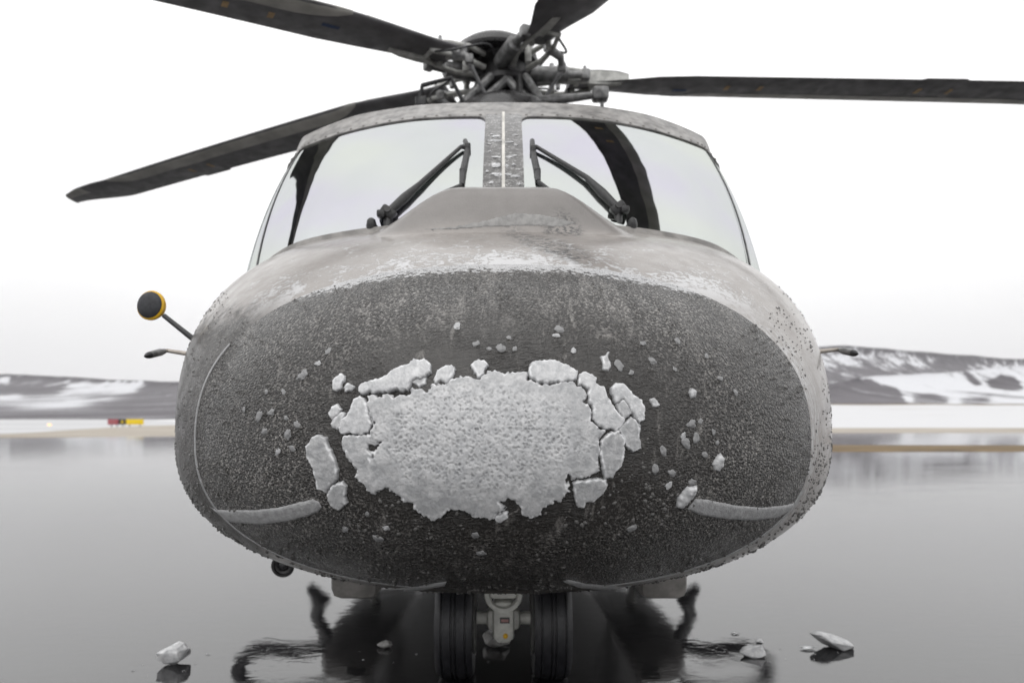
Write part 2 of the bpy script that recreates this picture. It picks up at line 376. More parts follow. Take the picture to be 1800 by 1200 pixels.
def hit(px, py):
    d = ray(px, py).normalized(); loc, n, i, dist = BVH.ray_cast(EYE, d)
    if loc is None: return None, None
    if n.dot(d) > 0: n = -n
    return loc, n

# seam tape round the joint: two arcs of a ring, proud of the skin
def seam_arc(name, a0, a1, w0, w1, mat):
    rows = []
    for q in range(2):
        pass
    R0, R1 = ring(YS - w0, 720), ring(YS + w1, 720); Rm = ring(YS, 720)
    idx = [i for i in range(720) if a0 <= 360 * (i + .5) / 720 <= a1]
    A = []; B = []; C_ = []; D = []
    for i in idx:
        rad = Vector((Rm[i].x * .5, -.35, (Rm[i].z - 1.5))).normalized()
        A.append(R0[i] - rad * .002); B.append(R0[i] + rad * .003); C_.append(R1[i] + rad * .003); D.append(R1[i] - rad * .002)
    return MB().grid([A, B, C_, D]).build(name, mat, heli)
seam_arc("seam_tape", 150, 258, .003, .006, M['strip'])
seam_arc("seam_tape", 283, 345, .005, .012, M['strip'])

# ------------------------------------------------------------------ canopy: one ruled surface, split into panes, posts and frames
KB = [(0, 3.10), (.33, 3.11), (.63, 3.15), (.99, 3.26), (1.22, 3.42), (1.27, 3.48), (1.412, 3.60), (1.46, 4.1), (1.465, 4.7)]
KT = [(0, -525, 3.95), (100, -524, 3.955), (175, -518, 3.98), (258, -502, 4.05), (332, -479, 4.16), (355, -465, 4.22)]
BP = [Vector((x, y, hull_top(x, y) - .012)) for x, y in KB]
TP = [atd(*k) for k in KT] + [Vector((1.385, 4.44, 3.20)), Vector((1.40, 4.8, 3.18)), Vector((1.41, 5.2, 3.18))]
def signed(P, u):
    p = crom(P, abs(u)).copy()
    if u < 0: p.x = -p.x
    return p
def canopy(u, v, off=0.0):
    b, t = signed(BP, u), signed(TP, u)
    du = .04; b2, t2 = signed(BP, u + du), signed(TP, u + du); b1, t1 = signed(BP, u - du), signed(TP, u - du)
    p = b.lerp(t, v); n = (b2.lerp(t2, v) - b1.lerp(t1, v)).cross(t - b).normalized()
    return p + n * (off + .045 * 4 * v * (1 - v))
def frange(a, b, n): return [a + (b - a) * i / n for i in range(n + 1)]
def patch(name, u0, u1, v0, v1, mat, o0=0.0, thick=.01, nu=40, nv=24, parent=heli, smooth=True):
    f0 = v0 if callable(v0) else (lambda u: v0); f1 = v1 if callable(v1) else (lambda u: v1)
    us = frange(u0, u1, nu)
    outer = [[canopy(u, lerp(f0(u), f1(u), j / nv), o0) for u in us] for j in range(nv + 1)]
    inner = [[canopy(u, lerp(f0(u), f1(u), j / nv), o0 - thick) for u in us] for j in range(nv + 1)]
    mb = MB(); mb.grid(outer); mb.grid(inner)
    mb.grid([outer[0], inner[0]]); mb.grid([outer[-1], inner[-1]])
    mb.grid([[r[0] for r in outer], [r[0] for r in inner]]); mb.grid([[r[-1] for r in outer], [r[-1] for r in inner]])
    return mb.build(name, mat, parent, autosmooth=35)
def topv(u):                                         # rounded inboard corner of each pane
    a = abs(u); return .965 - .05 * max(0, 1 - (a - .30) / .14) ** 2.2
for s in (-1, 1):
    patch("windscreen", s * .29, s * 4.93, .0, .975, M['glass'], .0, .012)
    patch("side_window", s * 5.07, s * 7.9, .0, .975, M['glass'], .0, .012)
    patch("window_post", s * 4.93, s * 5.07, .0, .975, M['seal'], .004, .05, nu=3)
    patch("sill_frame", s * .3, s * 8, -.01, .035, M['frame'], .010, .03, nu=60, nv=2)
    fr = patch("top_frame", 0, s * 8, topv, 1.0, M['framelight'], .008, .03, nu=120, nv=3)
    for q in range(24):
        u = s * (.12 + q * .27)
        p = canopy(u, .985, .008); n = (canopy(u, .985, .05) - p).normalized()
        MB().lathe(p, n, [(.009, -.002), (.009, .002), (.006, .005), (0, .006)], 8).build("rivet", M['frame'], fr)
patch("centre_post", -.30, .30, .0, .99, M['post'], .012, .05, nu=10, nv=40)
patch("post_trim", -.022, .022, .05, 1.0, M['trim'], .022, .02, nu=2, nv=20)
# frosty lumps across the post
def blob(q, n, rx, ry, rz, seed, rough=.3, sub=2, spin=True):
    bm = bmesh.new(); bmesh.ops.create_icosphere(bm, subdivisions=sub, radius=1)
    rot = n.to_track_quat('Z', 'Y').to_matrix() @ Matrix.Rotation(seed * 1.7 if spin else 0, 3, 'Z')
    for v in bm.verts:
        d = 1 + rough * noise.noise(v.co * 1.4 + Vector((seed, seed * 2, 0))); v.co = q + rot @ Vector((v.co.x * rx * d, v.co.y * ry * d, v.co.z * rz * d))
    bm.verts.index_update(); r_ = ([v.co.copy() for v in bm.verts], [[v.index for v in f.verts] for f in bm.faces]); bm.free(); return r_
for i, (zx, zy, rx, ry) in enumerate([(490, 262, 42, 14), (480, 300, 70, 9), (485, 450, 40, 14), (480, 525, 42, 28), (490, 610, 52, 18), (575, 530, 20, 16), (660, 628, 46, 13), (440, 684, 26, 14), (595, 312, 38, 9), (640, 440, 26, 11), (590, 452, 28, 13), (420, 330, 18, 7), (590, 607, 30, 12), (690, 694, 20, 10), (440, 240, 16, 7), (650, 250, 22, 8), (420, 400, 14, 8), (660, 340, 18, 8), (640, 520, 16, 10), (400, 580, 14, 12)]):
    px, py = 780 + zx * .1917, 190 + zy * .1917; best = None
    for vv in range(0, 200):
        p = canopy((px - CX) / 100, vv / 200, .012); yy = CY - (p.z - 1.6) / p.y * F
        if best is None or abs(yy - py) < best[0]: best = (abs(yy - py), vv / 200, p)
    p = best[2].copy(); p.x = (px - CX) / F * p.y
    n = (canopy(0, best[1], .06) - canopy(0, best[1], .012)).normalized(); k = .1917 / F * p.y
    lo = MB().add(*blob(p, n, rx * k * 1.1, ry * k * 1.5, .0045, i * 1.9, .8, 3, False)).build("frozen_lump", M['icebright'] if ry > 8 else M['ice'], heli, autosmooth=None)

# roof behind the glass
def mirror_row(P): return [Vector((-p.x, p.y, p.z)) for p in P[:0:-1]] + P
def dense(P, n=10): return [crom(P, i / n) for i in range((len(P) - 1) * n + 1)]
R2 = [atd(*k) for k in [(0, -548, 4.35), (100, -546, 4.36), (180, -539, 4.39), (266, -523, 4.43), (335, -493, 4.48), (358, -470, 4.52)]] + [Vector((1.392, 4.62, 3.235)), Vector((1.405, 4.95, 3.22)), Vector((1.412, 5.3, 3.22))]
def r34(Y): return [Vector((x, Y, z)) for x, z in [(0, 3.86), (.5, 3.84), (.85, 3.76), (1.1, 3.62), (1.28, 3.46), (1.36, 3.33), (1.40, 3.22), (1.45, 2.9), (1.47, 2.4)]]
mid = [a.lerp(b, .5) for a, b in zip(TP, R2)]
for m_ in mid[:6]: m_.z += .03; m_.y -= .015
TPo = [p + Vector((0, -.004, .004)) for p in TP]
rows = [mirror_row(dense(P)) for P in (TPo, mid, R2, r34(5.4), r34(8), r34(11), [Vector((p.x * .7, 14, 2.2 + (p.z - 2.2) * .8)) for p in r34(0)])]
MB().grid(rows).build("cockpit_roof", M['framelight'], heli, autosmooth=30)

# rear fuselage, engine cowling, tail
def srow(Y, w, zc, ht, hb, n, k=96, cx=0):
    out = []
    for i in range(k):
        a = 2 * math.pi * (i + .5) / k; c, s_ = math.cos(a), math.sin(a)
        out.append(Vector((cx + w * math.copysign(abs(c) ** (2 / n), c), Y, zc + (ht if s_ > 0 else hb) * math.copysign(abs(s_) ** (2 / n), s_))))
    return out
S = [(4.55, 1.465, 1.5, .95, .67, 3.0), (5.0, 1.465, 1.5, 1.3, .68, 3.3), (5.5, 1.46, 1.6, 1.85, .78, 3.8), (9, 1.46, 1.6, 1.95, .8, 4), (12, 1.40, 1.7, 1.8, .85, 3.6), (14, .95, 2.2, 1.0, .7, 2.6), (17, .5, 2.6, .45, .45, 2.2), (21, .3, 2.9, .3, .3, 2)]
MB().grid([srow(*a) for a in S], True).build("rear_fuselage", M['aft'], heli)
MB().grid([srow(5.7, .2, 3.7, .12, .1, 2.4), srow(5.8, .7, 3.7, .35, .2, 2.6), srow(6.4, 1.0, 3.7, .62, .3, 3), srow(9.5, 1.05, 3.7, .72, .3, 3), srow(12.5, .7, 3.6, .5, .3, 2.6), srow(13.6, .15, 3.4, .15, .15, 2)], True).build("engine_cowling", M['aft'], heli)
# dark cockpit lining: bulkhead, coaming, seats, tan visor
mb = MB().box((0, 5.15, 2.7), (2.6, .06, 1.5)).box((0, 3.95, 2.42), (2.0, .55, .22), None, 0, .3)
for s in (-1, 1): mb.box((s * .55, 4.75, 2.65), (.5, .18, .9), None, 0, .3).box((s * .55, 4.7, 3.15), (.28, .14, .24), None, 0, .3)
mb.box((0, 4.85, 3.46), (1.5, .9, .05))
mb.build("cockpit_lining", M['interior'], heli)
MB().box((.62, 4.16, 3.30), (.34, .02, .075), Matrix.Rotation(R(-8), 3, 'Y')).build("sun_visor", M['visor'], heli)

# ------------------------------------------------------------------ wipers
def canopy_at(px, py, lift):
    lift = lift * .32                          # point of the glass that this ray meets
    best = None
    for i in range(-100, 101):
        u = i * .05
        for j in range(0, 41):
            p = canopy(u, j / 40, lift); q = (CX + p.x / p.y * F, CY - (p.z - 1.6) / p.y * F)
            d = (q[0] - px) ** 2 + (q[1] - py) ** 2
            if best is None or d < best[0]: best = (d, p)
    return best[1]
for s, P in ((-1, dict(piv=(684, 372), foot=(678, 395), mid=(735, 325), tip=(812, 256), b0=(820, 248), b1=(822, 262), b2=(816, 300), b3=(812, 324), b4=(782, 338), nub=(655, 398))),
             (1, dict(piv=(1087, 370), foot=(1092, 392), mid=(1030, 315), tip=(944, 256), b0=(936, 248), b1=(938, 264), b2=(942, 300), b3=(946, 322), b4=(972, 336), nub=(1112, 396)))):
    g = {k: canopy_at(v[0], v[1], .06) for k, v in P.items()}
    arm = MB().tube([g['piv'], g['piv'].lerp(g['mid'], .5), g['mid'], g['tip']], [.020, .024, .014, .010], 10)
    arm.tube([g['foot'] + Vector((0, .03, -.05)), g['piv'] + Vector((0, .01, 0)), g['piv'] + Vector((0, -.03, .01))], [.022, .022, .016], 10)
    arm.box(g['piv'], (.075, .05, .05), Matrix.Rotation(R(35 * -s), 3, 'Y'), 0, .25).box(g['piv'] + Vector((s * .03, -.01, -.01)), (.04, .05, .035), None, 0, .25)
    ao = arm.build("wiper", M['wiper'], heli)
    n = canopy_at(*P['nub'], .02); MB().lathe(n, (0, -.3, 1), [(.024, -.05), (.025, .0), (.019, .025), (.007, .034), (0, .035)], 14).build("washer_nozzle", M['wiper'], heli)
    q = [canopy_at(*P[k], .03) for k in ('b0', 'b1', 'b2', 'b3')]
    bl = MB().tube(q, [.013, .015, .017, .013], 8).tube([p + Vector((0, .012, 0)) for p in q], .008, 6)
    bl.tube([g['tip'], q[1]], .012, 8).box(q[1], (.03, .035, .05), None, 0, .2).box(q[2], (.032, .03, .03), None, 0, .2)
    bl.tube([q[3], canopy_at(*P['b4'], .03)], .011, 8)
    bl.build("wiper_blade", M['wiper'], ao)

# ------------------------------------------------------------------ things on the nose: strips, probes, mirror, lamp, pods
def in_poly(P, x, y):
    c = False; j = len(P) - 1
    for i in range(len(P)):
        (xi, yi), (xj, yj) = P[i], P[j]
        if (yi > y) != (yj > y) and x < (xj - xi) * (y - yi) / (yj - yi) + xi: c = not c
        j = i
    return c
def seg_d(P, x, y):
    m = 1e9; j = len(P) - 1
    for i in range(len(P)):
        ax, ay = P[j]; bx, by = P[i]; vx, vy = bx - ax, by - ay
        t = ((x - ax) * vx + (y - ay) * vy) / (vx * vx + vy * vy + 1e-9); t = 0 if t < 0 else 1 if t > 1 else t
        dx, dy = x - ax - t * vx, y - ay - t * vy; d = dx * dx + dy * dy
        if d < m: m = d
        j = i
    return math.sqrt(m)
def shell(name, poly, holes=(), T=.02, step=2.0, k=4.0, rag=3.0, lump=.3, pits=None, mat=None, parent=None, seed=0.0, tilt=None, grow=0.0):
    """a layer of real thickness grown on the hull inside an outline; rounded edges, lumpy top"""
    x0, x1 = min(p[0] for p in poly) - 8, max(p[0] for p in poly) + 8; y0, y1 = min(p[1] for p in poly) - 8, max(p[1] for p in poly) + 8
    nx, ny = int((x1 - x0) / step) + 1, int((y1 - y0) / step) + 1
    def sdf(x, y):
        d = seg_d(poly, x, y); d = d if in_poly(poly, x, y) else -d
        for h in holes:
            e_ = seg_d(h, x, y); e_ = -e_ if in_poly(h, x, y) else e_
            d = min(d, e_)
        d += grow
        if rag and abs(d) < 14:
            d += rag * noise.noise((x * .09 + seed, y * .09, 3.1)) + rag * .7 * noise.noise((x * .22 + seed, y * .22, 7.7))
        return d
    D = [[sdf(x0 + i * step, y0 + j * step) for i in range(nx)] for j in range(ny)]
    keep = set()
    for j in range(ny - 1):
        for i in range(nx - 1):
            if max(D[j][i], D[j][i + 1], D[j + 1][i], D[j + 1][i + 1]) > 0: keep.add((i, j))
    vid = {}; V = []; Fc = []; pit = []; lip = []
    def vert(i, j):
        if (i, j) in vid: return vid[(i, j)]
        x, y, d = x0 + i * step, y0 + j * step, D[j][i]
        if d <= 0:
            il, ir = max(i - 1, 0), min(i + 1, nx - 1); jl, jr = max(j - 1, 0), min(j + 1, ny - 1)
            gx = (D[j][ir] - D[j][il]) / ((ir - il) * step); gy = (D[jr][i] - D[jl][i]) / ((jr - jl) * step); g2 = gx * gx + gy * gy
            if g2 > .05:
                m_ = min(-d / g2, step * 1.4 / math.sqrt(g2)); x += gx * m_; y += gy * m_
            d = 0
        p, n = hit(x, y)
        if p is None: vid[(i, j)] = None; return None
        h = T * (1 - math.exp(-d / k)); pv = 0.0; lv_ = 0.0
        if d > 0:
            e1 = noise.noise((x * .035 + seed, y * .035, 1.3)); e2 = noise.noise((x * .1 + seed, y * .1, 5.3)); e3 = noise.noise((x * .26, y * .26, seed))
            h *= 1 + lump * (.7 * e1 + .6 * e2 + .35 * e3)
            if pits:
                m_ = pits(x, y)
                if m_ > 0:
                    dd, pp = noise.voronoi(((x + 3.2 * noise.noise((x * .16, y * .16, 2))) / 6.7, (y + 3.2 * noise.noise((x * .16, y * .16, 8))) / 6.7, 0.3)); r_ = dd[0]
                    vr = .5 + .5 * noise.noise((pp[0][0] * 3.1, pp[0][1] * 3.1, 1.0))
                    pv = m_ * (1 - sstep(.10, .30 + .22 * vr, r_)) * (.10 + 1.15 * vr * (.65 + .5 * noise.noise((x * .03, y * .03, 40))))
                    h -= T * .30 * pv; h += T * .10 * m_ * sstep(.40, .55, r_); lv_ = .38 * m_ * sstep(.34, .60, r_) * (.5 + .8 * abs(noise.noise((x * .12, y * .12, 31))))
            h = max(h, .001)
            if tilt: h *= 1 + tilt * ((y - y0) / (y1 - y0) - .5)
            lv_ = max(lv_, math.exp(-((d - 3.6) / 1.7) ** 2) * sstep(-.25, .3, noise.noise((x * .11, y * .11, 21 + seed))))
            pv = max(pv, .75 * (1 - sstep(0, 2.2, d)))        # feathered margin
        else: h = -.002; pv = .8
        vid[(i, j)] = len(V); V.append(p + n * h); pit.append(max(0, min(1, pv))); lip.append(lv_); return vid[(i, j)]
    for (i, j) in sorted(keep):
        q = [vert(i, j), vert(i + 1, j), vert(i + 1, j + 1), vert(i, j + 1)]
        if None not in q: Fc.append(q)
    mb = MB(); mb.add(V, Fc); o = mb.build(name, mat or M['ice'], parent, autosmooth=None)
    if True:
        a = o.data.attributes.new("pit", 'FLOAT', 'POINT'); a.data.foreach_set("value", pit)
        o.data.attributes.new("lip", 'FLOAT', 'POINT').data.foreach_set("value", lip)
    return o
def zm(P, ox, oy, k): return [(ox + x * k, oy + y * k) for x, y in P]
sp = zm([(205, 788), (240, 803), (300, 805), (400, 806), (500, 795), (600, 770), (650, 760), (675, 772), (686, 795), (670, 815), (620, 835), (540, 855), (430, 868), (330, 862), (290, 855)], 280, 560, .4167)
shell("lightning_strip", sp, T=.006, k=2, rag=.6, lump=.2, mat=M['strip'], parent=heli)
sp = zm([(122, 845), (155, 805), (200, 808), (300, 830), (400, 838), (480, 832), (535, 820), (520, 845), (465, 878), (380, 888), (280, 885), (180, 870)], 1150, 500, .4667)
shell("lightning_strip", sp, T=.006, k=2, rag=.6, lump=.2, mat=M['strip'], parent=heli)
shell("lightning_strip", [(655, 1030), (700, 1033), (740, 1029), (770, 1023), (786, 1021), (782, 1029), (740, 1037), (690, 1039)], T=.006, k=1.5, step=1.5, rag=.3, lump=.2, mat=M['strip'], parent=heli)
shell("lightning_strip", [(988, 1021), (1000, 1018), (1030, 1025), (1090, 1030), (1128, 1028), (1128, 1033), (1080, 1037), (1020, 1033)], T=.006, k=1.5, step=1.5, rag=.3, lump=.2, mat=M['strip'], parent=heli)
# pitot probes
for s, root, el, tip in ((-1, (-556, -104), (-592, -112), (-630, -102)), (1, (550, -108), (588, -114), (622, -106))):
    a = atd(*root, 3.15); a.x *= .97; b = atd(*el, 3.15); X = b.x
    c = Vector((X, X / (tip[0] / F), 0)); c.z = 1.6 - tip[1] / F * c.y
    pr = MB().tube([a, a.lerp(b, .6), b, b.lerp(c, .25)], [.012, .010, .009, .012], 10).build("pitot_probe", M['probe'], heli)
    MB().tube([b.lerp(c, .12), b.lerp(c, .3), b.lerp(c, .82), c], [.012, .0165, .015, .005], 12).build("probe_head", M['hubgrey'], pr)
    MB().tube([b.lerp(c, .8), b.lerp(c, .9), b.lerp(c, 1.02)], [.0155, .013, .004], 12).build("probe_tip", M['black'], pr)
# round mirror, black with a yellow rim, on a stalk
c = atd(-619, -191, 3.15); foot = atd(-540, -128, 3.12)
mir = MB().tube([foot + Vector((.06, 0, -.04)), foot, c.lerp(foot, .28)], [.015, .0135, .011], 12).build("mirror_stalk", M['black'], heli)
ax = Vector((-.16, -1, .10)).normalized()
MB().lathe(c, ax, [(0, -.05), (.03, -.046), (.055, -.03), (.068, -.008), (.069, .006), (.064, .012), (.060, .012)], 40).build("mirror_rim", M['yellow'], mir)
MB().lathe(c, ax, [(.0615, .008), (.061, .016), (.05, .024), (.03, .029), (0, .031)], 40).build("mirror_back", M['mirrorback'], mir)
# landing lamp under the port chine
c = atd(-388, 266, 3.6)
lp = MB().lathe(c, (-.05, -1, -.1), [(0, -.05), (.05, -.045), (.062, 0), (.058, .012), (.045, .012), (.043, .0), (.030, -.005), (.028, -.008)], 32).tube([c + Vector((.03, .02, .03)), c + Vector((.14, .02, .06)), c + Vector((.25, .06, .16))], .02).build("landing_lamp", M['hubdark'], heli)
MB().lathe(c, (-.05, -1, -.1), [(.029, -.004), (.018, .004), (0, .007)], 24).build("lamp_lens", M['black'], lp)
# belly pods
for s in (-1, 1):
    x = -.665 if s < 0 else .715
    MB().box((x, 3.42, .875), (.215, .8, .20), None, 0, .22).build("belly_pod", M['frame'], heli)
MB().lathe((.86, 3.2, .90), (0, -1, -.15), [(0, -.05), (.035, -.045), (.036, .01), (.026, .014), (0, .012)], 20).build("antenna_stub", M['frame'], heli)

# ------------------------------------------------------------------ nose gear
gear = MB()
gy = 4.2
gear.tube([(0, gy + .02, 1.0), (0, gy + .02, .47)], .058, 20).lathe((0, gy - .13, .535), (0, -1, 0), [(.112, -.03), (.118, 0), (.112, .02), (.088, .022), (.082, -.01)], 28)
gear.box((0, gy - .06, .545), (.17, .14, .1), None, 0, .25).tube([(-.165, gy, .35), (.165, gy, .35)], .038, 20)
gear.box((0, gy - .04, .36), (.13, .16, .24), None, 0, .22).box((0, gy - .02, .355), (.205, .12, .135), None, 0, .3).box((0, gy - .03, .255), (.095, .12, .07), None, 0, .3)
gear.tube([(-.1, gy - .03, .62), (.1, gy - .03, .62)], .04, 14)
gl = gear.build("nose_gear_leg", M['strut'], heli)
MB().box((0.008, gy - .125, .372), (.058, .008, .034), None, 0, .1).build("data_plate", M['plate'], gl)
MB().box((0.008, gy - .131, .372), (.044, .006, .016), None, 0, .1).build("plate_text", M['platered'], gl)
MB().lathe((.012, gy - .105, .285), (0, -1, 0), [(.026, -.02), (.026, .012), (.017, .014), (.016, .008)], 18).build("grease_cap", M['hubgrey'], gl)
MB().lathe((.012, gy - .105, .278), (0, -1, 0), [(.015, -.02), (.015, .024), (.009, .03), (0, .031)], 14).build("yellow_plug", M['yellow'], gl)
for s in (-1, 1):
    xc = s * .287
    prof = [(.20, -.085), (.27, -.105), (.325, -.108), (.345, -.088), (.349, -.074), (.341, -.071), (.341, -.065), (.350, -.062), (.352, -.018), (.343, -.015), (.343, -.008), (.3525, -.005), (.3525, .005), (.343, .008), (.343, .015), (.352, .018), (.350, .062), (.341, .065), (.341, .071), (.349, .074), (.345, .088), (.325, .108), (.27, .105), (.20, .085)]
    wt = MB().lathe((xc, gy, .351), (1, 0, 0), prof, 72).build("nose_wheel", M['tyre'], heli)
    MB().lathe((xc, gy, .351), (1, 0, 0), [(0, -.06), (.1, -.06), (.13, -.085), (.19, -.09), (.215, -.112), (.218, -.118), (.21, -.118)], 40).lathe((xc, gy, .351), (1, 0, 0), [(0, .06), (.1, .06), (.13, .085), (.19, .09), (.215, .112), (.218, .118), (.21, .118)], 40).build("wheel_rim", M['rim'], wt)
# sponsons, main wheels, side steps (hidden straight on, but they mirror in the wet ground)
for s in (-1, 1):
    rows = [srow(Y, w, 1.42, h * 1.05, h * .95, 2.5, 48, s * 1.72) for Y, w, h in ((8.0, .12, .08), (8.1, .36, .22), (8.4, .52, .36), (9.2, .60, .43), (10.5, .56, .40), (11.5, .3, .25), (11.9, .05, .05))]
    MB().grid(rows, True).build("sponson", M['aft'], heli)
    lg = MB().tube([(s * 1.75, 9.6, 1.3), (s * 1.85, 9.5, .45)], .07, 16).build("main_gear_leg", M['strut'], heli)
    wt = MB().lathe((s * 1.93, 9.5, .45), (1, 0, 0), [(.2, -.11), (.38, -.13), (.44, -.09), (.45, 0), (.44, .09), (.38, .13), (.2, .11)], 48).build("main_wheel", M['tyre'], heli)
    MB().lathe((s * 1.93, 9.5, .45), (1, 0, 0), [(0, -.06), (.2, -.1), (.22, -.11)], 32).lathe((s * 1.93, 9.5, .45), (1, 0, 0), [(0, .06), (.2, .1), (.22, .11)], 32).build("wheel_rim", M['rim'], wt)
    pts = [(s * 2.2, 8.5, 1.28), (s * 2.55, 8.45, 1.33), (s * 2.95, 8.4, 1.28), (s * 3.2, 8.4, 1.42), (s * 3.25, 8.4, 1.62), (s * 3.0, 8.4, 1.80), (s * 2.6, 8.4, 1.84), (s * 2.2, 8.4, 1.7)]
    MB().tube([crom([Vector(p) for p in pts], i / 6) for i in range(43)], .085, 12).build("side_rail", M['black'], heli)
    q = [(s * 2.12, 8.2, 1.05), (s * 2.2, 8.0, .75), (s * 2.1, 7.9, .55), (s * 2.25, 7.9, .38)]
    MB().tube([Vector(p) for p in q], [.09, .07, .11, .05], 12).build("step_arm", M['black'], heli)

# ------------------------------------------------------------------ rotor
HUB = Vector((.03, 7.7, 5.40))
hub = MB()
hub.lathe((HUB.x, HUB.y, 4.3), (0, 0, 1), [(.30, 0), (.26, .35), (.20, .6), (.17, .9), (.17, 1.25)], 28)
hub.lathe(HUB, (0, 0, 1), [(0, -.22), (.28, -.22), (.36, -.15), (.36, -.10), (.26, -.04), (.26, .08), (.36, .12), (.36, .17), (.2, .2), (0, .2)], 40)
hubo = hub.build("rotor_hub", M['hubdark'], heli)
MB().lathe((HUB.x - .13, HUB.y, HUB.z + .16), (0, 0, 1), [(.30, -.02), (.47, .0), (.48, .03), (.45, .10), (.36, .17), (.22, .22), (.08, .245), (0, .246)], 48).build("hub_dome", M['dome'], hubo)
MB().lathe((.02, 7.45, 4.81), (0, 0, 1), [(.80, -.5), (.70, -.2), (.60, 0), (.52, .07), (.44, .115), (.3, .145), (.15, .158), (0, .16)], 48).build("mast_fairing", M['dome'], hubo)
MB().lathe((HUB.x, HUB.y, 5.0), (0, 0, 1), [(.24, -.05), (.40, -.05), (.43, -.02), (.43, .03), (.40, .06), (.24, .06)], 40).build("swashplate", M['hubgrey'], hubo)
ANG = [5.5, 77, 152, 212, 296.5]
DROOP = {5.5: (5.36, .028, -.0003), 77: (5.36, .0, -.003), 152: (5.36, .0, -.0026), 212: (5.47, -.042, -.004), 296.5: (5.43, .03, -.004)}
RT = 8.25
for th in ANG:
    a = R(th); er = Vector((math.cos(a), math.sin(a), 0)); et = Vector((-math.sin(a), math.cos(a), 0)); up = Vector((0, 0, 1))
    z0, s1, s2 = DROOP[th]
    def P(r, c, z): return Vector((HUB.x, HUB.y, 0)) + er * r + et * c + up * (z0 + s1 * r + s2 * r * r + z)
    rows = []; low = []; rs = [.72, .95, 1.1, 1.35, 1.7, 2.1, 2.5, 3, 3.6, 4.2, 4.8, 4.84, 4.88, 5.3, 5.34, 5.38, 6, 6.6, 6.9, 7.05, 7.2, 7.35, 7.55, 7.75, 7.95, 8.08, 8.17, RT]
    def plan(r):                                     # leading / trailing edge offsets, pitch angle
        ch = lerp(.34, {296.5: .72, 212: .60}.get(th, .63), sstep(.8, {296.5: 1.5}.get(th, 2.1), r)); le = .30 * ch / .64 + .05; te = le - ch
        if 4.84 <= r <= 5.34: te -= .035
        if r > 6.9: le += .03 * sstep(6.9, 7.25, r) - .10 * sstep(7.5, RT, r); te += .26 * sstep(7.0, 8.2, r)
        if r > 8.0: te -= .0; le -= .34 * ((r - 8.0) / (RT - 8.0)) ** 2
        return le, te, R({152: 9, 212: 4}.get(th, 9) - 1.1 * r * .9 + (6 * (1 - sstep(.9, 1.8, r))))
    xs = [0, .01, .04, .1, .2, .35, .5, .65, .8, .92, 1.0]
    def af(x, t): return t / .2 * (.2969 * math.sqrt(x) - .126 * x - .3516 * x * x + .2843 * x ** 3 - .1036 * x ** 4)
    def surf(r, x, sgn, off=0):
        le, te, pt = plan(r); ch = le - te; c_ = le - x * ch; th_ = lerp(.20, .11, sstep(.9, 2.5, r)) * (1 - .4 * sstep(7, RT, r))
        z = sgn * (af(x, th_) * ch + off); cz = math.cos(pt); sz = math.sin(pt); q = c_ - .08
        return P(r, {296.5: .0}.get(th, .08) + q * cz - z * sz, z * cz + q * sz)
    for r in rs: rows.append([surf(r, x, 1) for x in xs] + [surf(r, x, -1) for x in xs[-2:0:-1]])
    mb = MB().grid(rows, True); n = len(rows[0])
    mb.f.append(list(range(n))); mb.mi.append(0); mb.f.append([(len(rows) - 1) * n + k for k in range(n)]); mb.mi.append(0)
    bl = mb.build("rotor_blade", M['blade'], heli, autosmooth=50)
    def skin(name, r0, r1, x0, x1, mat, sides=(-1,), nr=24, off=.004, taper=0):
        k = MB()
        for sg in sides:
            A = []
            for i in range(nr + 1):
                r = lerp(r0, r1, i / nr); xe = x1 * (1 - taper * (1 - min(1, i / 5)) ** 2 - taper * (1 - min(1, (nr - i) / 5)) ** 2)
                A.append([surf(r, max(0.0, lerp(x0, xe, j / 6)), sg, off) for j in range(7)])
            k.grid(A); k.grid([[A[0][j], A[-1][j]] for j in (0,)] * 1) if False else None
        return k.build(name, mat, bl, autosmooth=60)
    skin("leading_edge_strip", 1.9, 6.85, 0, .33, M['bladelead'], (-1, 1), 40, .003, .9)
    skin("tip_cap", 7.5, 8.24, 0, .35, M['bladelead'], (-1, 1), 20, .003)
    skin("root_skin", .90, 1.75, 0, .45, M['bladelight'], (1,), 14, .004, .6)
    for rm in (2.55, 2.95, 4.9, 5.3):
        skin("blade_marking", rm, rm + .055, .48, .66, M['tan'], (-1,), 2, .003)
    skin("blue_marking", 1.95, 2.12, .40, .50, M['bluemark'], (-1,), 3, .003)
    # cuff: light grey fork, damper cylinder, pitch horn, pitch link
    cf = MB()
    for zz in (.075, -.075):
        loop = [P(.34, -.09, zz), P(.55, -.15, zz), P(.80, -.14, zz * .8), P(.98, -.10, zz * .55), P(.98, .10, zz * .55), P(.80, .15, zz * .8), P(.55, .15, zz), P(.34, .09, zz)]
        cf.tube(loop, [.032, .027, .024, .03, .03, .024, .027, .032], 10)
    cf.tube([P(.52, 0, .12), P(.52, 0, -.12)], .035, 14).tube([P(.78, -.1, .09), P(.78, -.1, -.09)], .03, 10).tube([P(.78, .1, .09), P(.78, .1, -.09)], .03, 10)
    cfo = cf.build("blade_cuff", M['hublight'], hubo)
    fl = MB().grid([[P(r, c + .02, zt) for r, zt in ((.92, .075), (1.05, .08), (1.25, .07), (1.38, .04))] for c in (-.15, -.12, -.07)])
    fl.grid([[P(r, c + .02, -zt * .9) for r, zt in ((.92, .075), (1.05, .08), (1.25, .07), (1.38, .04))] for c in (-.15, -.12, -.07)])
    for c in (-.15, -.07): fl.grid([[P(r, c + .02, sg * zt) for r, zt in ((.92, .075), (1.05, .08), (1.25, .07), (1.38, .04))] for sg in (-1, .9)])
    fl.build("root_plate", M['hublight'], cfo)
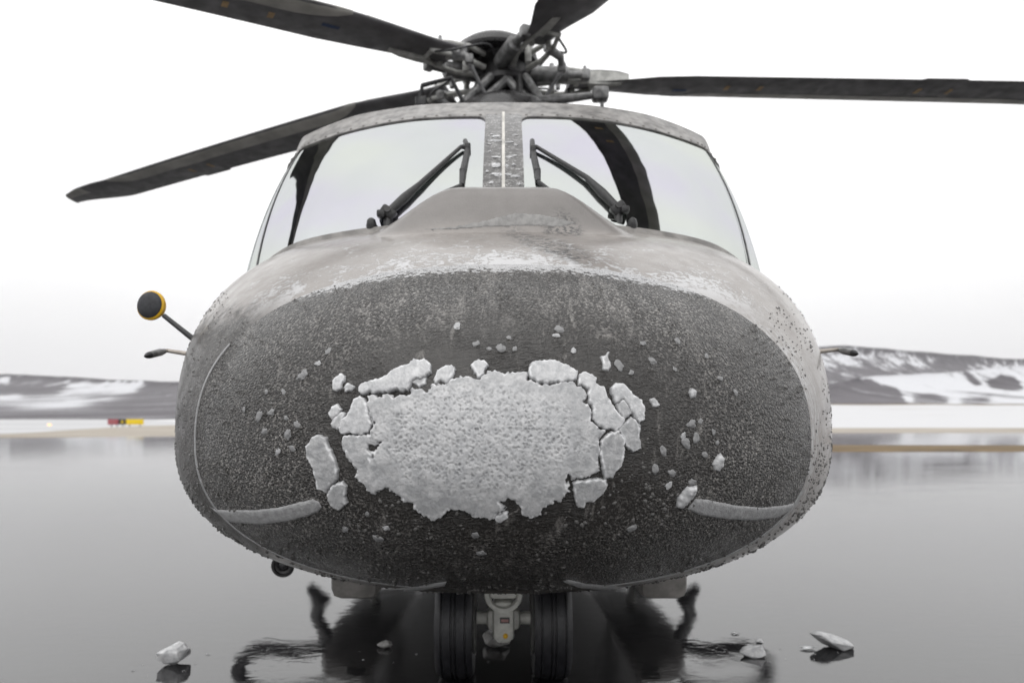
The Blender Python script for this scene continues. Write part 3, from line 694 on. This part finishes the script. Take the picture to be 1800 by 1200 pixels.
    MB().tube([P(.20, -.19, -.02), P(.24, -.19, -.02), P(.25, -.19, -.02), P(.66, -.22, -.03), P(.67, -.22, -.03), P(.86, -.23, -.03)], [.05, .075, .085, .085, .045, .04], 18).box(P(.86, -.22, -.03), (.1, .1, .12), Matrix.Rotation(a, 3, 'Z'), 0, .2).build("lag_damper", M['hubgrey'], cfo)
    MB().tube([P(.74, .12, -.05), P(.72, .28, -.10), P(.66, .33, -.16)], [.05, .04, .035], 12).box(P(.66, .33, -.17), (.09, .09, .1), None, 0, .25).build("pitch_horn", M['hubgrey'], cfo)
    for (r_, c_, z_, q_) in ((.30, -.10, .10, .035), (.30, .10, .10, .035), (.52, 0, .13, .045), (.88, -.10, .06, .03), (.88, .10, .06, .03), (.62, .16, .03, .028)):
        MB().lathe(P(r_, c_, z_), up, [(q_, -.04), (q_, .03), (q_ * .6, .035), (q_ * .6, .07), (0, .07)], 8).build("bolt", M['rod'], cfo)
    MB().tube([crom([P(.25, .22, -.05), P(.40, .30, .06), P(.60, .26, .02), P(.80, .30, -.08), P(.95, .12, -.06)], i / 5) for i in range(21)], .012, 8).build("hose", M['black'], cfo)
    top = P(.66, .33, -.2); btm = Vector((HUB.x, HUB.y, 5.0)) + er * .36 + et * .22; btm.z = 4.96
    MB().tube([top, top.lerp(btm, .15), top.lerp(btm, .2), top.lerp(btm, .8), top.lerp(btm, .85), btm], [.028, .028, .02, .02, .028, .028], 10).build("pitch_link", M['rod'], cfo)
    MB().tube([P(.30, .0, -.16), Vector((HUB.x, HUB.y, 4.92)) + er * .52 + et * -.1], [.05, .035], 10).build("droop_strut", M['hubdark'], cfo)
st = MB()
for k, (x0, x1) in enumerate(((-.50, -.16), (-.34, .05), (.30, -.02), (.42, .2))): st.tube([(HUB.x + x0, 7.25, 4.86), (HUB.x + x1, 7.4, 5.26)], .045, 12)
st.build("scissor_link", M['hubgrey'], hubo)
st = MB(); st.tube([(.35, 7.2, 4.9), (.7, 7.2, 4.93), (.95, 7.2, 4.96)], [.05, .045, .035], 12).box((1.02, 7.2, 4.97), (.17, .14, .14), None, 0, .2).tube([(1.04, 7.2, 4.9), (1.04, 7.2, 4.78)], .02, 8)
st.build("blade_lock", M['hubgrey'], hubo)
st = MB(); st.tube([(-.42, 7.2, 4.88), (-.55, 7.15, 5.12), (-.85, 7.15, 5.04), (-.88, 7.15, 4.88)], .025, 8).box((-.86, 7.15, 4.86), (.12, .1, .12), None, 0, .2); st.build("cable_conduit", M['black'], hubo)

# ------------------------------------------------------------------ ice
Z4 = lambda P: zm(P, 530, 600, .36111)
ZR = lambda P: zm(P, 1050, 600, .29172)
cap = [(322, 300), (332, 272), (400, 264), (470, 268), (530, 252), (545, 234), (612, 244), (640, 215), (705, 215), (745, 190), (770, 178), (830, 176), (868, 192), (890, 162), (950, 146), (988, 166), (1010, 156), (1095, 156), (1105, 190), (1160, 210), (1200, 216), (1240, 204), (1320, 202), (1345, 222), (1378, 232), (1386, 280), (1374, 296), (1408, 332), (1408, 388), (1440, 420), (1470, 440), (1440, 482), (1450, 510), (1440, 560), (1450, 612), (1420, 642), (1380, 660), (1312, 665), (1300, 645), (1290, 670), (1300, 722), (1260, 770), (1210, 780), (1182, 800), (1165, 832), (1120, 852), (1072, 830), (1062, 792), (1040, 758), (1000, 765), (958, 780), (990, 800), (970, 825), (930, 860), (870, 850), (820, 828), (760, 808), (704, 815), (692, 835), (650, 865), (590, 840), (552, 800), (540, 780), (505, 782), (470, 745), (420, 710), (390, 722), (340, 738), (300, 690), (272, 650), (270, 612), (236, 580), (216, 540), (205, 500), (212, 456), (250, 452), (300, 462), (335, 446), (352, 400), (334, 348)]
hole = [(332, 512), (360, 508), (384, 484), (394, 488), (372, 516), (356, 556), (351, 582), (344, 572), (352, 548), (328, 532)]
def pitmask(x, y):
    r_ = math.hypot((x - 838) / 205, (y - 772) / 105)
    return (1 - sstep(.62, 1.12, r_ + .18 * noise.noise((x * .03, y * .03, 9))))
def ice(name, P, label, T=.022, mat=None, **k):
    o = shell(name, P, T=T, mat=mat, **k); recentre(o, False)
    return tag(o, label, "ice", "ice pieces frozen on the nose cone")
ice("ice_sheet", Z4(cap), "large honeycombed sheet of white ice frozen on the middle of the nose cone", T=.011, step=1.3, k=1.8, rag=5.0, lump=.20, grow=1.8, pits=pitmask, mat=M['icecap'], holes=[Z4(hole)])
PIECES = [
 ([(1107, 132), (1127, 108), (1200, 100), (1255, 108), (1340, 150), (1332, 186), (1280, 196), (1232, 200), (1200, 208), (1160, 203), (1110, 178)], "bright ice block along the upper right edge of the honeycombed sheet", 'icebright', .030),
 ([(1348, 214), (1350, 164), (1372, 152), (1430, 186), (1425, 206), (1465, 225), (1500, 300), (1520, 332), (1565, 378), (1558, 405), (1524, 432), (1490, 424), (1444, 408), (1418, 380), (1422, 330), (1397, 290), (1397, 236), (1382, 218)], "long curved ice block bordering the right side of the honeycombed sheet", 'icebright', .026),
 ([(185, 420), (210, 380), (240, 345), (255, 300), (290, 262), (306, 282), (325, 330), (326, 350), (343, 400), (328, 438), (296, 452), (262, 442), (230, 445), (200, 446)], "rounded cluster of ice lumps at the upper left corner of the honeycombed sheet", 'icebright', .026),
 ([(152, 402), (165, 377), (198, 347), (214, 350), (203, 388), (178, 422), (158, 420)], "narrow ice lump wedged between the rounded cluster and the small oval lump at upper left", 'ice', .018),
 ([(138, 355), (150, 325), (175, 312), (192, 330), (180, 355), (155, 375)], "small oval ice lump just outside the upper left corner of the honeycombed sheet", 'icebright', .018),
 ([(158, 230), (165, 185), (190, 162), (212, 170), (210, 190), (195, 205), (190, 235), (165, 238)], "kidney shaped ice lump alone above the upper left of the honeycombed sheet", 'icebright', .018),
 ([(208, 225), (230, 205), (255, 220), (240, 242), (218, 240)], "tiny ice lump beside the kidney shaped one at upper left", 'ice', .014),
 ([(285, 225), (300, 212), (340, 200), (380, 190), (420, 170), (440, 150), (520, 120), (550, 100), (600, 95), (630, 120), (630, 150), (605, 178), (560, 180), (538, 195), (520, 238), (460, 235), (430, 245), (370, 250), (340, 245), (300, 256), (285, 250)], "long bright slab of ice lying along the upper left edge of the honeycombed sheet", 'icebright', .032),
 ([(545, 200), (572, 182), (606, 184), (600, 206), (572, 218)], "small ice lump tucked under the right end of the long upper left slab", 'ice', .014),
 ([(650, 180), (665, 145), (700, 125), (730, 122), (748, 140), (740, 165), (720, 192), (708, 206), (690, 195), (655, 200)], "wedge shaped ice lump above the honeycombed sheet, right of the long slab", 'icebright', .024),
 ([(833, 120), (850, 100), (890, 98), (908, 120), (886, 136), (885, 160), (865, 175), (845, 155)], "tooth shaped ice lump above the middle of the honeycombed sheet", 'icebright', .020),
 ([(28, 510), (50, 490), (60, 465), (85, 460), (120, 470), (135, 510), (160, 560), (175, 610), (178, 668), (150, 686), (128, 730), (85, 710), (75, 650), (65, 610), (35, 560)], "long ice floe standing alone to the left of the honeycombed sheet", 'ice', .026),
 ([(152, 694), (205, 682), (218, 700), (215, 745), (218, 785), (185, 812), (150, 795), (132, 745), (150, 718)], "ice lump at the lower end of the long left floe", 'ice', .024),
 ([(1505, 225), (1525, 212), (1560, 215), (1610, 260), (1650, 290), (1663, 330), (1660, 375), (1640, 395), (1625, 380), (1605, 350), (1590, 308), (1565, 282), (1530, 298), (1510, 260)], "curved bright ice slab farthest out at the upper right of the sheet", 'icebright', .030),
 ([(1532, 306), (1562, 288), (1584, 316), (1598, 350), (1570, 378), (1550, 360)], "small ice wedge in the hollow of the curved right slab", 'ice', .022),
 ([(1540, 430), (1600, 367), (1640, 410), (1640, 470), (1648, 520), (1610, 535), (1575, 500)], "pointed ice slab below the curved right slab", 'ice', .026),
 ([(1455, 490), (1490, 450), (1540, 438), (1565, 480), (1565, 540), (1550, 600), (1510, 655), (1475, 665), (1465, 620), (1450, 560)], "tall ice floe with a ragged foot at the right end of the honeycombed sheet", 'ice', .028),
 ([(1322, 690), (1345, 675), (1440, 672), (1475, 668), (1482, 695), (1465, 735), (1420, 770), (1380, 775), (1370, 800), (1345, 795), (1330, 760)], "blocky ice lump below the lower right corner of the honeycombed sheet", 'ice', .026),
 ([(945, 852), (975, 834), (1000, 826), (1000, 850), (970, 875), (948, 870)], "small ice chip hanging under the bottom notch of the honeycombed sheet", 'icebright', .018),
]
for i, (P, lab, mt, T) in enumerate(PIECES): ice("ice_lump", Z4(P), lab, T=T * .50, mat=M[mt], step=1.2, k=1.3, rag=2.4, lump=.16, grow=2.6, seed=i * 3.7)
for i, (P, lab) in enumerate([
 ([(470, 1000), (480, 935), (540, 870), (600, 865), (608, 900), (570, 950), (520, 1005)], "oval of pale ice overlapping the inner end of the right lightning strip"),
 ([(690, 740), (710, 690), (740, 670), (765, 700), (765, 745), (735, 785), (700, 775)], "egg shaped ice lump above the right lightning strip"),
 ([(545, 305), (570, 275), (600, 300), (595, 340), (560, 345)], "round ice lump alone on the right of the nose cone, level with the sheet top"),
 ([(15, 90), (45, 85), (60, 60), (80, 62), (65, 90), (85, 150), (70, 185), (30, 170), (22, 120)], "thin jagged grey ice flake above the right end of the sheet"),
 ([(305, 345), (345, 340), (380, 385), (355, 400), (330, 395)], "small flat ice flake right of the curved right slab")]):
    ice("ice_lump", ZR(P), lab, T=.018 if i < 3 else .008, mat=M['ice'], step=1.6, k=5 if i < 3 else 2, rag=1.5, lump=.3, seed=40 + i)

o = shell("ice_film", [(735, 404), (800, 398), (850, 388), (905, 374), (940, 376), (975, 381), (1012, 392), (990, 399), (940, 397), (860, 399), (800, 403)], T=.003, k=2.5, step=1.6, rag=1.2, lump=.5, mat=M['film'], seed=71); recentre(o, False)
tag(o, "thin grey film of ice folded against the foot of the hump below the windscreen", "ice")
SPOTS = [(805, 575), (838, 604), (862, 613), (895, 595), (905, 612), (984, 578), (880, 612), (1010, 615), (1132, 605), (1145, 635), (1190, 600), (1216, 690), (1265, 665), (1293, 690), (1200, 765), (1215, 745), (1205, 780), (1225, 770), (1262, 778), (1180, 830), (1150, 825), (1175, 852), (1215, 845), (1165, 795), (455, 730), (478, 725), (505, 735), (508, 765), (490, 795), (512, 790), (535, 655), (575, 618), (530, 660), (500, 690), (608, 930), (680, 930), (665, 945), (835, 940), (1110, 930), (845, 970), (1255, 760), (645, 905), (560, 640), (470, 690), (940, 640), (1230, 740), (1240, 800), (1090, 640), (1110, 655), (980, 590), (1185, 650), (1240, 625), (465, 760), (520, 745), (430, 720)]
for i, (px, py) in enumerate(SPOTS):
    p, n = hit(px + random.uniform(-2, 2), py + random.uniform(-2, 2)); k = random.uniform(.55, 1.15)
    o = MB().add(*blob(p, n, .012 * k, .016 * k, .0045 * k, i * 1.3, .5, 3)).build("ice_blister", M['blister'] if i % 7 else M['ice'], None, autosmooth=None); recentre(o, False)
    tag(o, "thumbnail sized lump of half clear ice frozen on the black nose cone", "ice", "small ice blisters on the nose cone")
# uncountable frozen droplets on cone, flanks and chines: one layer
mb = MB(); cnt = 0
octa = [(1, 0, 0), (.5, .87, 0), (-.5, .87, 0), (-1, 0, 0), (-.5, -.87, 0), (.5, -.87, 0), (.6, .35, .72), (-.6, .35, .72), (0, -.7, .72), (0, 0, 1)]
of = [(0, 1, 6), (1, 2, 6), (2, 7, 6), (2, 3, 7), (3, 4, 7), (4, 8, 7), (4, 5, 8), (5, 0, 8), (0, 6, 8), (6, 7, 9), (7, 8, 9), (8, 6, 9)]
rnd = random.Random(3)
while cnt < 5200:
    m_ = rnd.random()
    if m_ < .45: Y = rnd.uniform(2.3, 3.2); a = rnd.uniform(180, 360)         # belly and chines
    elif m_ < .75: Y = rnd.uniform(2.4, 3.1); a = rnd.choice((rnd.uniform(-25, 38), rnd.uniform(142, 205)))
    else: Y = 2.02 + .44 * rnd.random() ** 1.2; a = rnd.uniform(0, 360)
    w, zc, ht, hb, nt, nb = sec(Y); c_, s_ = math.cos(R(a)), math.sin(R(a)); e_ = nt if s_ > 0 else nb
    p = Vector((w * math.copysign(abs(c_) ** (2 / e_), c_), Y, zc + (ht if s_ > 0 else hb) * math.copysign(abs(s_) ** (2 / e_), s_)))
    if noise.noise(p * 6.5) + .5 * noise.noise(p * 17) + rnd.uniform(-.25, .25) < -.02: continue
    loc, n, i_, d_ = BVH.find_nearest(p)
    if n.dot(loc - Vector((0, 3.2, 1.5))) < 0: n = -n
    r_ = .0014 + .0036 * rnd.random() ** 2 * (1.35 if rnd.random() < .08 else 1) * (1.6 if a > 195 and a < 345 else 1)
    rot = n.to_track_quat('Z', 'Y').to_matrix() @ Matrix.Rotation(rnd.uniform(0, 6), 3, 'Z'); sq = rnd.uniform(.7, 1.8)
    mb.add([loc + rot @ Vector((v[0] * r_ * sq, v[1] * r_, v[2] * r_ * 1.0 - .0004)) for v in octa], of); cnt += 1
dr = mb.build("frozen_droplets", M['drop'], heli, autosmooth=None); dr["kind"] = "stuff"; dr["label"] = "layer of small frozen droplets on the nose"

# ------------------------------------------------------------------ lumps of ice dropped on the apron
def ground_ice(px, py, w, d, h, label, seed, mat='ice', tilt=(0, 0, 0), sub=4, rough=.5):
    w, d, h = w * 1.35, d * 1.35, h * 1.15
    g = 1.6 * F / (py - CY); c = at(px, py, g); c.z = 0
    rg = random.Random(int(seed * 100)); bm = bmesh.new()
    for _ in range(22):
        q = Vector((rg.gauss(0, 1), rg.gauss(0, 1), rg.gauss(0, 1))).normalized() * rg.uniform(.72, 1.1); bm.verts.new(q)
    hu = bmesh.ops.convex_hull(bm, input=bm.verts[:]); bmesh.ops.delete(bm, geom=[g_ for g_ in hu["geom_interior"] if isinstance(g_, bmesh.types.BMVert)], context='VERTS')
    bmesh.ops.bevel(bm, geom=bm.edges[:], offset=.05, segments=2, affect='EDGES', profile=.6)
    bmesh.ops.triangulate(bm, faces=bm.faces[:]); bmesh.ops.subdivide_edges(bm, edges=bm.edges[:], cuts=2)
    rot = Matrix.Rotation(R(tilt[2]), 3, 'Z') @ Matrix.Rotation(R(tilt[0]), 3, 'X') @ Matrix.Rotation(R(tilt[1]), 3, 'Y')
    for v in bm.verts:
        q = v.co.copy(); k = 1 + rough * (.16 * noise.noise(q * 2 + Vector((seed, 0, 0))) + .16 * noise.noise(q * 5 + Vector((0, seed, 0))) + .07 * noise.noise(q * 12))
        v.co = rot @ Vector((q.x * w * k, q.y * d * k, q.z * h * k))
    lo = min(v.co.z for v in bm.verts)
    me = bpy.data.meshes.new("ice_chunk")
    for v in bm.verts: v.co.z -= lo + .004
    bm.to_mesh(me); bm.free(); me.materials.append(M[mat]); me.polygons.foreach_set("use_smooth", [True] * len(me.polygons))
    o = bpy.data.objects.new("ice_chunk", me); col.objects.link(o); o.location = c
    return tag(o, label, "ice", "ice chunks fallen on the apron")
ground_ice(306, 1166, .085, .07, .062, "white rounded chunk of ice on the apron, alone left of the nose wheels", 1.0, 'icebright', (0, 8, 20))
ground_ice(1466, 1138, .115, .075, .040, "largest flat wedge of ice on the apron, farthest right", 4.0, 'ice', (-14, 16, -22))
ground_ice(1325, 1152, .072, .05, .040, "blocky chunk of ice on the apron right of the nose wheels", 7.0, 'ice', (0, -4, 10))
ground_ice(1334, 1128, .022, .02, .014, "small chip of ice just behind the blocky chunk on the apron", 2.2, 'ice')
ground_ice(1292, 1114, .030, .016, .008, "thin dark sliver of ice up left of the blocky chunk", 3.2, 'clear')
ground_ice(1420, 1140, .050, .02, .008, "thin dark sliver of ice left of the largest flat wedge", 5.2, 'clear')
ground_ice(366, 1150, .010, .007, .006, "tiny dark crumb of ice right of the white rounded chunk", 8.2, 'clear', sub=2)
ground_ice(675, 1137, .042, .03, .022, "small lumpy piece of ice under the nose, left of the nose wheels", 6.6, 'film', rough=.9)
ground_ice(872, 1133, .10, .07, .05, "grey lump of ice on the apron between the two nose wheels", 9.1, 'film')

rgc = random.Random(5)
for k in range(26):
    cx_, cy_ = rgc.choice(((306, 1170), (1325, 1156), (1466, 1142), (880, 1150), (675, 1140)))
    ground_ice(cx_ + rgc.gauss(0, 42), cy_ + 6 + abs(rgc.gauss(0, 9)) * rgc.choice((-1, 1)), rgc.uniform(.004, .010), rgc.uniform(.004, .009), rgc.uniform(.002, .005), "crumb of clear ice the size of a pea lying on the wet apron", 20 + k * .37, 'clear', sub=2)["group"] = "pea sized ice crumbs on the apron"

# ------------------------------------------------------------------ ground, far fields, hills
def up_mesh(o):
    me = o.data
    if sum(p.normal.z * p.area for p in me.polygons) < 0: me.flip_normals()
    return o
def sheet(name, pts, z, mat, nx=1):
    return tag(up_mesh(MB().add([(x, y, z) for x, y in pts], [list(range(len(pts)))]).build(name, mat, None, False)), kind="structure")
sheet("apron", [(-9000, -60), (9000, -60), (9000, 9000), (-9000, 9000)], 0, M['apron'])
def mat_ground(name, a, b, scale, stretch=(1, 1, 1), rough=.8, t0=.35, t1=.65):
    t = NT(name); n = t.noise(scale, 6, .6, t.co(stretch)); t.set(Base_Color=t.mix(t.mr(n, t0, t1), a, b), Roughness=rough)
    t.lk(t.bump(t.noise(scale * 6, 4), .6, .05), t.b.inputs["Normal"]); return t.m
M['grass'] = mat_ground("withered_grass", (.07, .043, .016), (.19, .125, .05), 1.3, (.3, 2, 1))
M['sand'] = mat_ground("pale_dead_grass", (.28, .245, .20), (.40, .36, .31), .5, (.2, 1, 1))
M['snow'] = mat_ground("old_snow", (.72, .71, .71), (.86, .86, .87), .05, (.25, 1, 1), .7)
M['snowfield'] = mat_ground("patchy_snow_field", (.34, .30, .26), (.56, .56, .572), .10, (.16, 1, 1), .7, .26, .40)
def slope_sheet(name, rows, mat, kind="structure"):
    return tag(up_mesh(MB().grid([[Vector(p) for p in r] for r in rows]).build(name, mat, None)), kind=kind)
def wavy(xs, y, z, amp, seed, zamp=0): return [(x, y + amp * noise.noise((x * .05, seed, 0)), z + zamp * noise.noise((x * .02, seed, 4))) for x in xs]
xs = [i * 4 for i in range(3, 140)]
slope_sheet("grass_verge", [wavy(xs, 29.3, -.02, .5, 1), wavy(xs, 30.0, .05, .4, 2), wavy(xs, 33.5, .10, .4, 3), wavy(xs, 34.6, -.02, .4, 4)], M['grass'])
def gpt(px, py, z=0.0): Y = 1.6 * F / (py - CY); p = at(px, py, Y); return (p.x, p.y, z)
nearL = [(-400, 770), (-60, 768.6), (0, 768.5), (60, 768.6), (100, 768.4), (150, 768.2), (200, 768), (250, 767.5), (305, 767), (380, 767), (520, 768)]
farL = [(-400, 769), (-60, 767), (0, 765.3), (60, 762), (100, 758.5), (150, 755), (200, 751), (250, 748.5), (305, 746.8), (380, 745), (520, 744)]
slope_sheet("dead_grass_bank", [[gpt(*lerp(Vector(n_), Vector(f_), t), (-.02 if t in (0, 1) else .04 + .10 * t)) for n_, f_ in zip(nearL, farL)] for t in (0, .08, .3, .6, .92, 1)], M['sand'])
M['slush'] = mat_ground("slushy_runway", (.36, .36, .37), (.50, .50, .51), .06, (.25, 1, 1), .45)
sheet("slush", [(-420, 50), (-5, 50), (-5, 214), (-420, 214)], .004, M['slush'])
xs2 = [8 + i * 9 for i in range(0, 110)]
slope_sheet("snow_field", [wavy(xs2, 76, -.02, 1.5, 5), wavy(xs2, 80, .12, 1.2, 6), wavy(xs2, 95, .35, 2, 7, .3), wavy(xs2, 170, 1.8, 3, 8, .5), wavy(xs2, 300, 5.3, 6, 9, .6), wavy(xs2, 306, 5.9, 6, 9, .9)], M['snowfield'])
slope_sheet("dead_grass_strip", [wavy(xs2, 59, -.02, 1.0, 15), wavy(xs2, 61, .06, 1.0, 16), wavy(xs2, 70, .10, 1, 17), wavy(xs2, 79, .05, 1, 18)], M['sand'])
slope_sheet("field_edge", [wavy(xs2, 306.5, 5.0, 6, 9, .3), wavy(xs2, 308, 5.95, 6, 9, .9), wavy(xs2, 312, 6.45, 6, 9, .9), wavy(xs2, 318, 4.0, 6, 9)], M['grass'])
xs3 = [-90 + i * 5 for i in range(0, 30)]
slope_sheet("snow_bank", [[(x, 170 + 6 * noise.noise((x * .04, 2, 0)), -.1) for x in xs3], [(x, 176, max(-.1, .9 * sstep(-88, -72, x) + .4 * noise.noise((x * .1, 1, 1)))) for x in xs3], [(x, 190, -.1) for x in xs3]], M['snow'])

def mat_hill(name):
    t = NT(name)
    at_ = t.n.new("ShaderNodeAttribute"); at_.attribute_name = "snow"
    f = t.noise(.040, 5, .72, t.co((1, .03, .40))); g = t.noise(.014, 5, .65, t.co((1, .04, 1.2)))
    forest = t.mix(t.mr(f, .3, .7), (.055, .050, .058), (.130, .120, .132))
    v = t.math('ADD', at_.outputs["Fac"], t.math('ADD', t.math('MULTIPLY', t.math('SUBTRACT', f, .5), 2.6), t.math('MULTIPLY', t.math('SUBTRACT', g, .5), 2.2)))
    t.set(Base_Color=t.mix(t.mr(v, .30, .78), forest, (.60, .605, .63)), Roughness=.95); return t.m
def hill(name, prof, D0, D1, foot, mat, seed, cover, amp=14, nx=420, ny=70):
    """terrain strip: ridge profile (pixel x, pixel y seen at distance D1) falling toward the viewer at D0"""
    rows = []
    xs_ = [lerp(prof[0][0], prof[-1][0], i / nx) for i in range(nx + 1)]
    def ridge(px):
        for (a, b), (c, d) in zip(prof, prof[1:]):
            if a <= px <= c: return lerp(b, d, sstep(a, c, px) * .6 + .4 * (px - a) / (c - a))
    for j in range(ny + 1):
        t = j / ny; r = []
        for px in xs_:
            D = lerp(D0, D1, 1 - (1 - min(1, t * 1.12)) ** 2.6) + (D1 - D0) * .5 * max(0, t - .893) / .107
            zr = 1.6 + (CY - ridge(px)) / F * D1; X = (px - CX) / F * D1 * lerp(.8, 1, t)
            s_ = sstep(0, .893, t) * .55 + .45 * min(1, t / .893); z = foot + (zr - foot) * s_
            if t > .893: z -= (zr - foot) * .3 * (t - .893) / .107
            z += amp * s_ * (noise.fractal((X * .004, D * .004, seed), 1.0, 2.0, 5)) * (1 - .75 * s_)
            z += amp * .12 * noise.noise((X * .03, D * .03, seed)) * s_
            r.append(Vector((X, D, z)))
        rows.append(r)
    o = up_mesh(MB().grid(rows).build(name, mat, None, autosmooth=None))
    vals = []
    for r in rows:                                    # open snow and birch wood, mapped on the hillside
        for p in r:
            x, y = CX + p.x / p.y * F, CY - (p.z - 1.6) / p.y * F; v = cover[0]
            for P, amt, soft in cover[1]:
                d = seg_d(P, x, y * 1.0); d = d if in_poly(P, x, y) else -d
                v = lerp(v, amt, sstep(-soft, soft, d))
            vals.append(v)
    o.data.attributes.new("snow", 'FLOAT', 'POINT').data.foreach_set("value", vals)
    return tag(o, kind="structure")
hill("hills", [(-900, 640), (-300, 650), (0, 657), (90, 661), (200, 668), (320, 671), (600, 660), (900, 668), (1100, 650), (1250, 660)], 240, 3600, -1, mat_hill("birch_forest_hillside"), 3.0,
     (.12, [([(-900, 690), (-200, 684), (0, 692), (26, 690), (50, 700), (100, 694), (118, 672), (165, 674), (240, 668), (256, 674), (235, 692), (190, 706), (110, 719), (40, 721), (0, 712), (-900, 715)], .66, 7),
            ([(118, 672), (165, 676), (235, 670), (252, 674), (225, 684), (160, 686), (125, 684)], .95, 5),
            ([(-300, 660), (0, 661), (20, 665), (14, 673), (-300, 676)], .95, 4), ([(70, 722), (110, 706), (150, 700), (150, 708), (110, 718), (85, 724)], .95, 5),
            ([(320, 690), (700, 675), (1000, 690), (700, 710)], .6, 12)]))
hill("hills", [(1050, 650), (1300, 622), (1430, 610), (1490, 606), (1560, 611), (1640, 618), (1720, 624), (1800, 630), (2100, 640), (2700, 650)], 1300, 4300, 0, mat_hill("far_snowy_ridge"), 9.0,
     (.16, [([(1300, 632), (1440, 622), (1560, 616), (1640, 628), (1650, 642), (1560, 648), (1440, 646), (1300, 650)], .60, 7), ([(1700, 640), (2700, 650), (2700, 670), (1700, 665)], .5, 8)]))
hill("hills", [(1360, 712), (1450, 690), (1525, 664), (1560, 660), (1660, 655), (1740, 649), (1800, 642), (2000, 630), (2600, 650)], 700, 1700, 2, mat_hill("near_snowy_spur"), 5.0,
     (.92, [([(1340, 660), (1530, 666), (1550, 676), (1575, 682), (1590, 700), (1600, 712), (1340, 715)], .04, 5), ([(1600, 712), (1605, 696), (1640, 692), (1665, 700), (1668, 712)], .25, 6),
            ([(1690, 652), (1702, 652), (1725, 674), (1715, 680)], .2, 4), ([(1735, 672), (1760, 660), (1785, 664), (1800, 684), (1770, 690), (1745, 684)], .15, 5), ([(1690, 700), (1740, 696), (1740, 712), (1690, 712)], .4, 6), ([(1850, 660), (2000, 655), (2100, 690), (1900, 700)], .3, 8)]), 10)

# runway sign board: red, black and yellow panels on legs
c = at(221, 751, 84); sg = empty("runway_sign", (c.x, c.y, .2), "low runway sign board with red, black and yellow panels on the dead grass edge", "sign")
z0 = .36; s0 = F / 84
def sx_(px): return (px - CX) / s0
def panel(a, b, mat, name="panel"):
    return MB().box(((sx_(a) + sx_(b)) / 2, 84, z0 + .32), (sx_(b) - sx_(a) - .01, .22, .66), None, 0, .06).build(name, mat, sg)
pr = panel(190, 208.5, M['signred']); pb = panel(209, 222, M['signblack']); py_ = panel(222.5, 252, M['signyellow'])
tx = MB()
for k in range(6): tx.box((sx_(192.5 + k * 2.7), 83.88, z0 + .33), (.10, .02, .30), None, 0, .1)
tx.build("lettering", M['signink'], pr)
mb = MB()
for (x0, z0_, x1, z1_) in ((-.16, -.18, 0, .18), (.16, -.18, 0, .18), (-.09, -.04, .09, -.04)): mb.tube([(sx_(216) + x0, 83.87, z0 + .33 + z0_), (sx_(216) + x1, 83.87, z0 + .33 + z1_)], .045, 6)
mb.build("letter", M['signyellow'], pb)
mb = MB()
for k in (196, 206, 216, 228, 246): mb.box((sx_(k), 84, .2), (.08, .08, .36), None, 0, .1)
mb.build("feet", M['black'], sg)
# amber edge lamp
t = NT("amber_lamp_glow"); t.set(Base_Color=(.9, .4, .1), Emission_Color=(1, .42, .13)); t.b.inputs["Emission Strength"].default_value = 2.6; M['amber'] = t.m
c = at(87, 748, 100); el = empty("edge_lamp", (c.x, c.y, 0), "lit amber lamp on a short post beside the far wet taxiway", "lamp")
c = at(87, 748, 100)
MB().lathe((c.x, c.y, 0), (0, 0, 1), [(.2, -.02), (.2, .03), (.04, .05), (.03, c.z - .2), (.12, c.z - .18), (.13, c.z - .14)], 20).build("post", M['black'], el)
MB().lathe((c.x, c.y, c.z - .15), (0, 0, 1), [(.16, 0), (.26, .08), (.28, .18), (.20, .36), (0, .42)], 20).build("lamp_glass", M['amber'], el)

# ------------------------------------------------------------------ air: grey winter haze that lightens the far hills
hz = tag(MB().box((0, 2600, 270), (11000, 5600, 544), None, 0, 0).build("haze", NT("winter_haze").m, None, False), kind="stuff")
hm = hz.data.materials[0]; hn = hm.node_tree; hn.nodes.remove(hn.nodes["Principled BSDF"])
pv_ = hn.nodes.new("ShaderNodeVolumePrincipled"); pv_.inputs["Color"].default_value = (.96, .96, .98, 1); pv_.inputs["Density"].default_value = 5e-5; pv_.inputs["Anisotropy"].default_value = .2
hn.links.new(pv_.outputs[0], hn.nodes["Material Output"].inputs["Volume"])
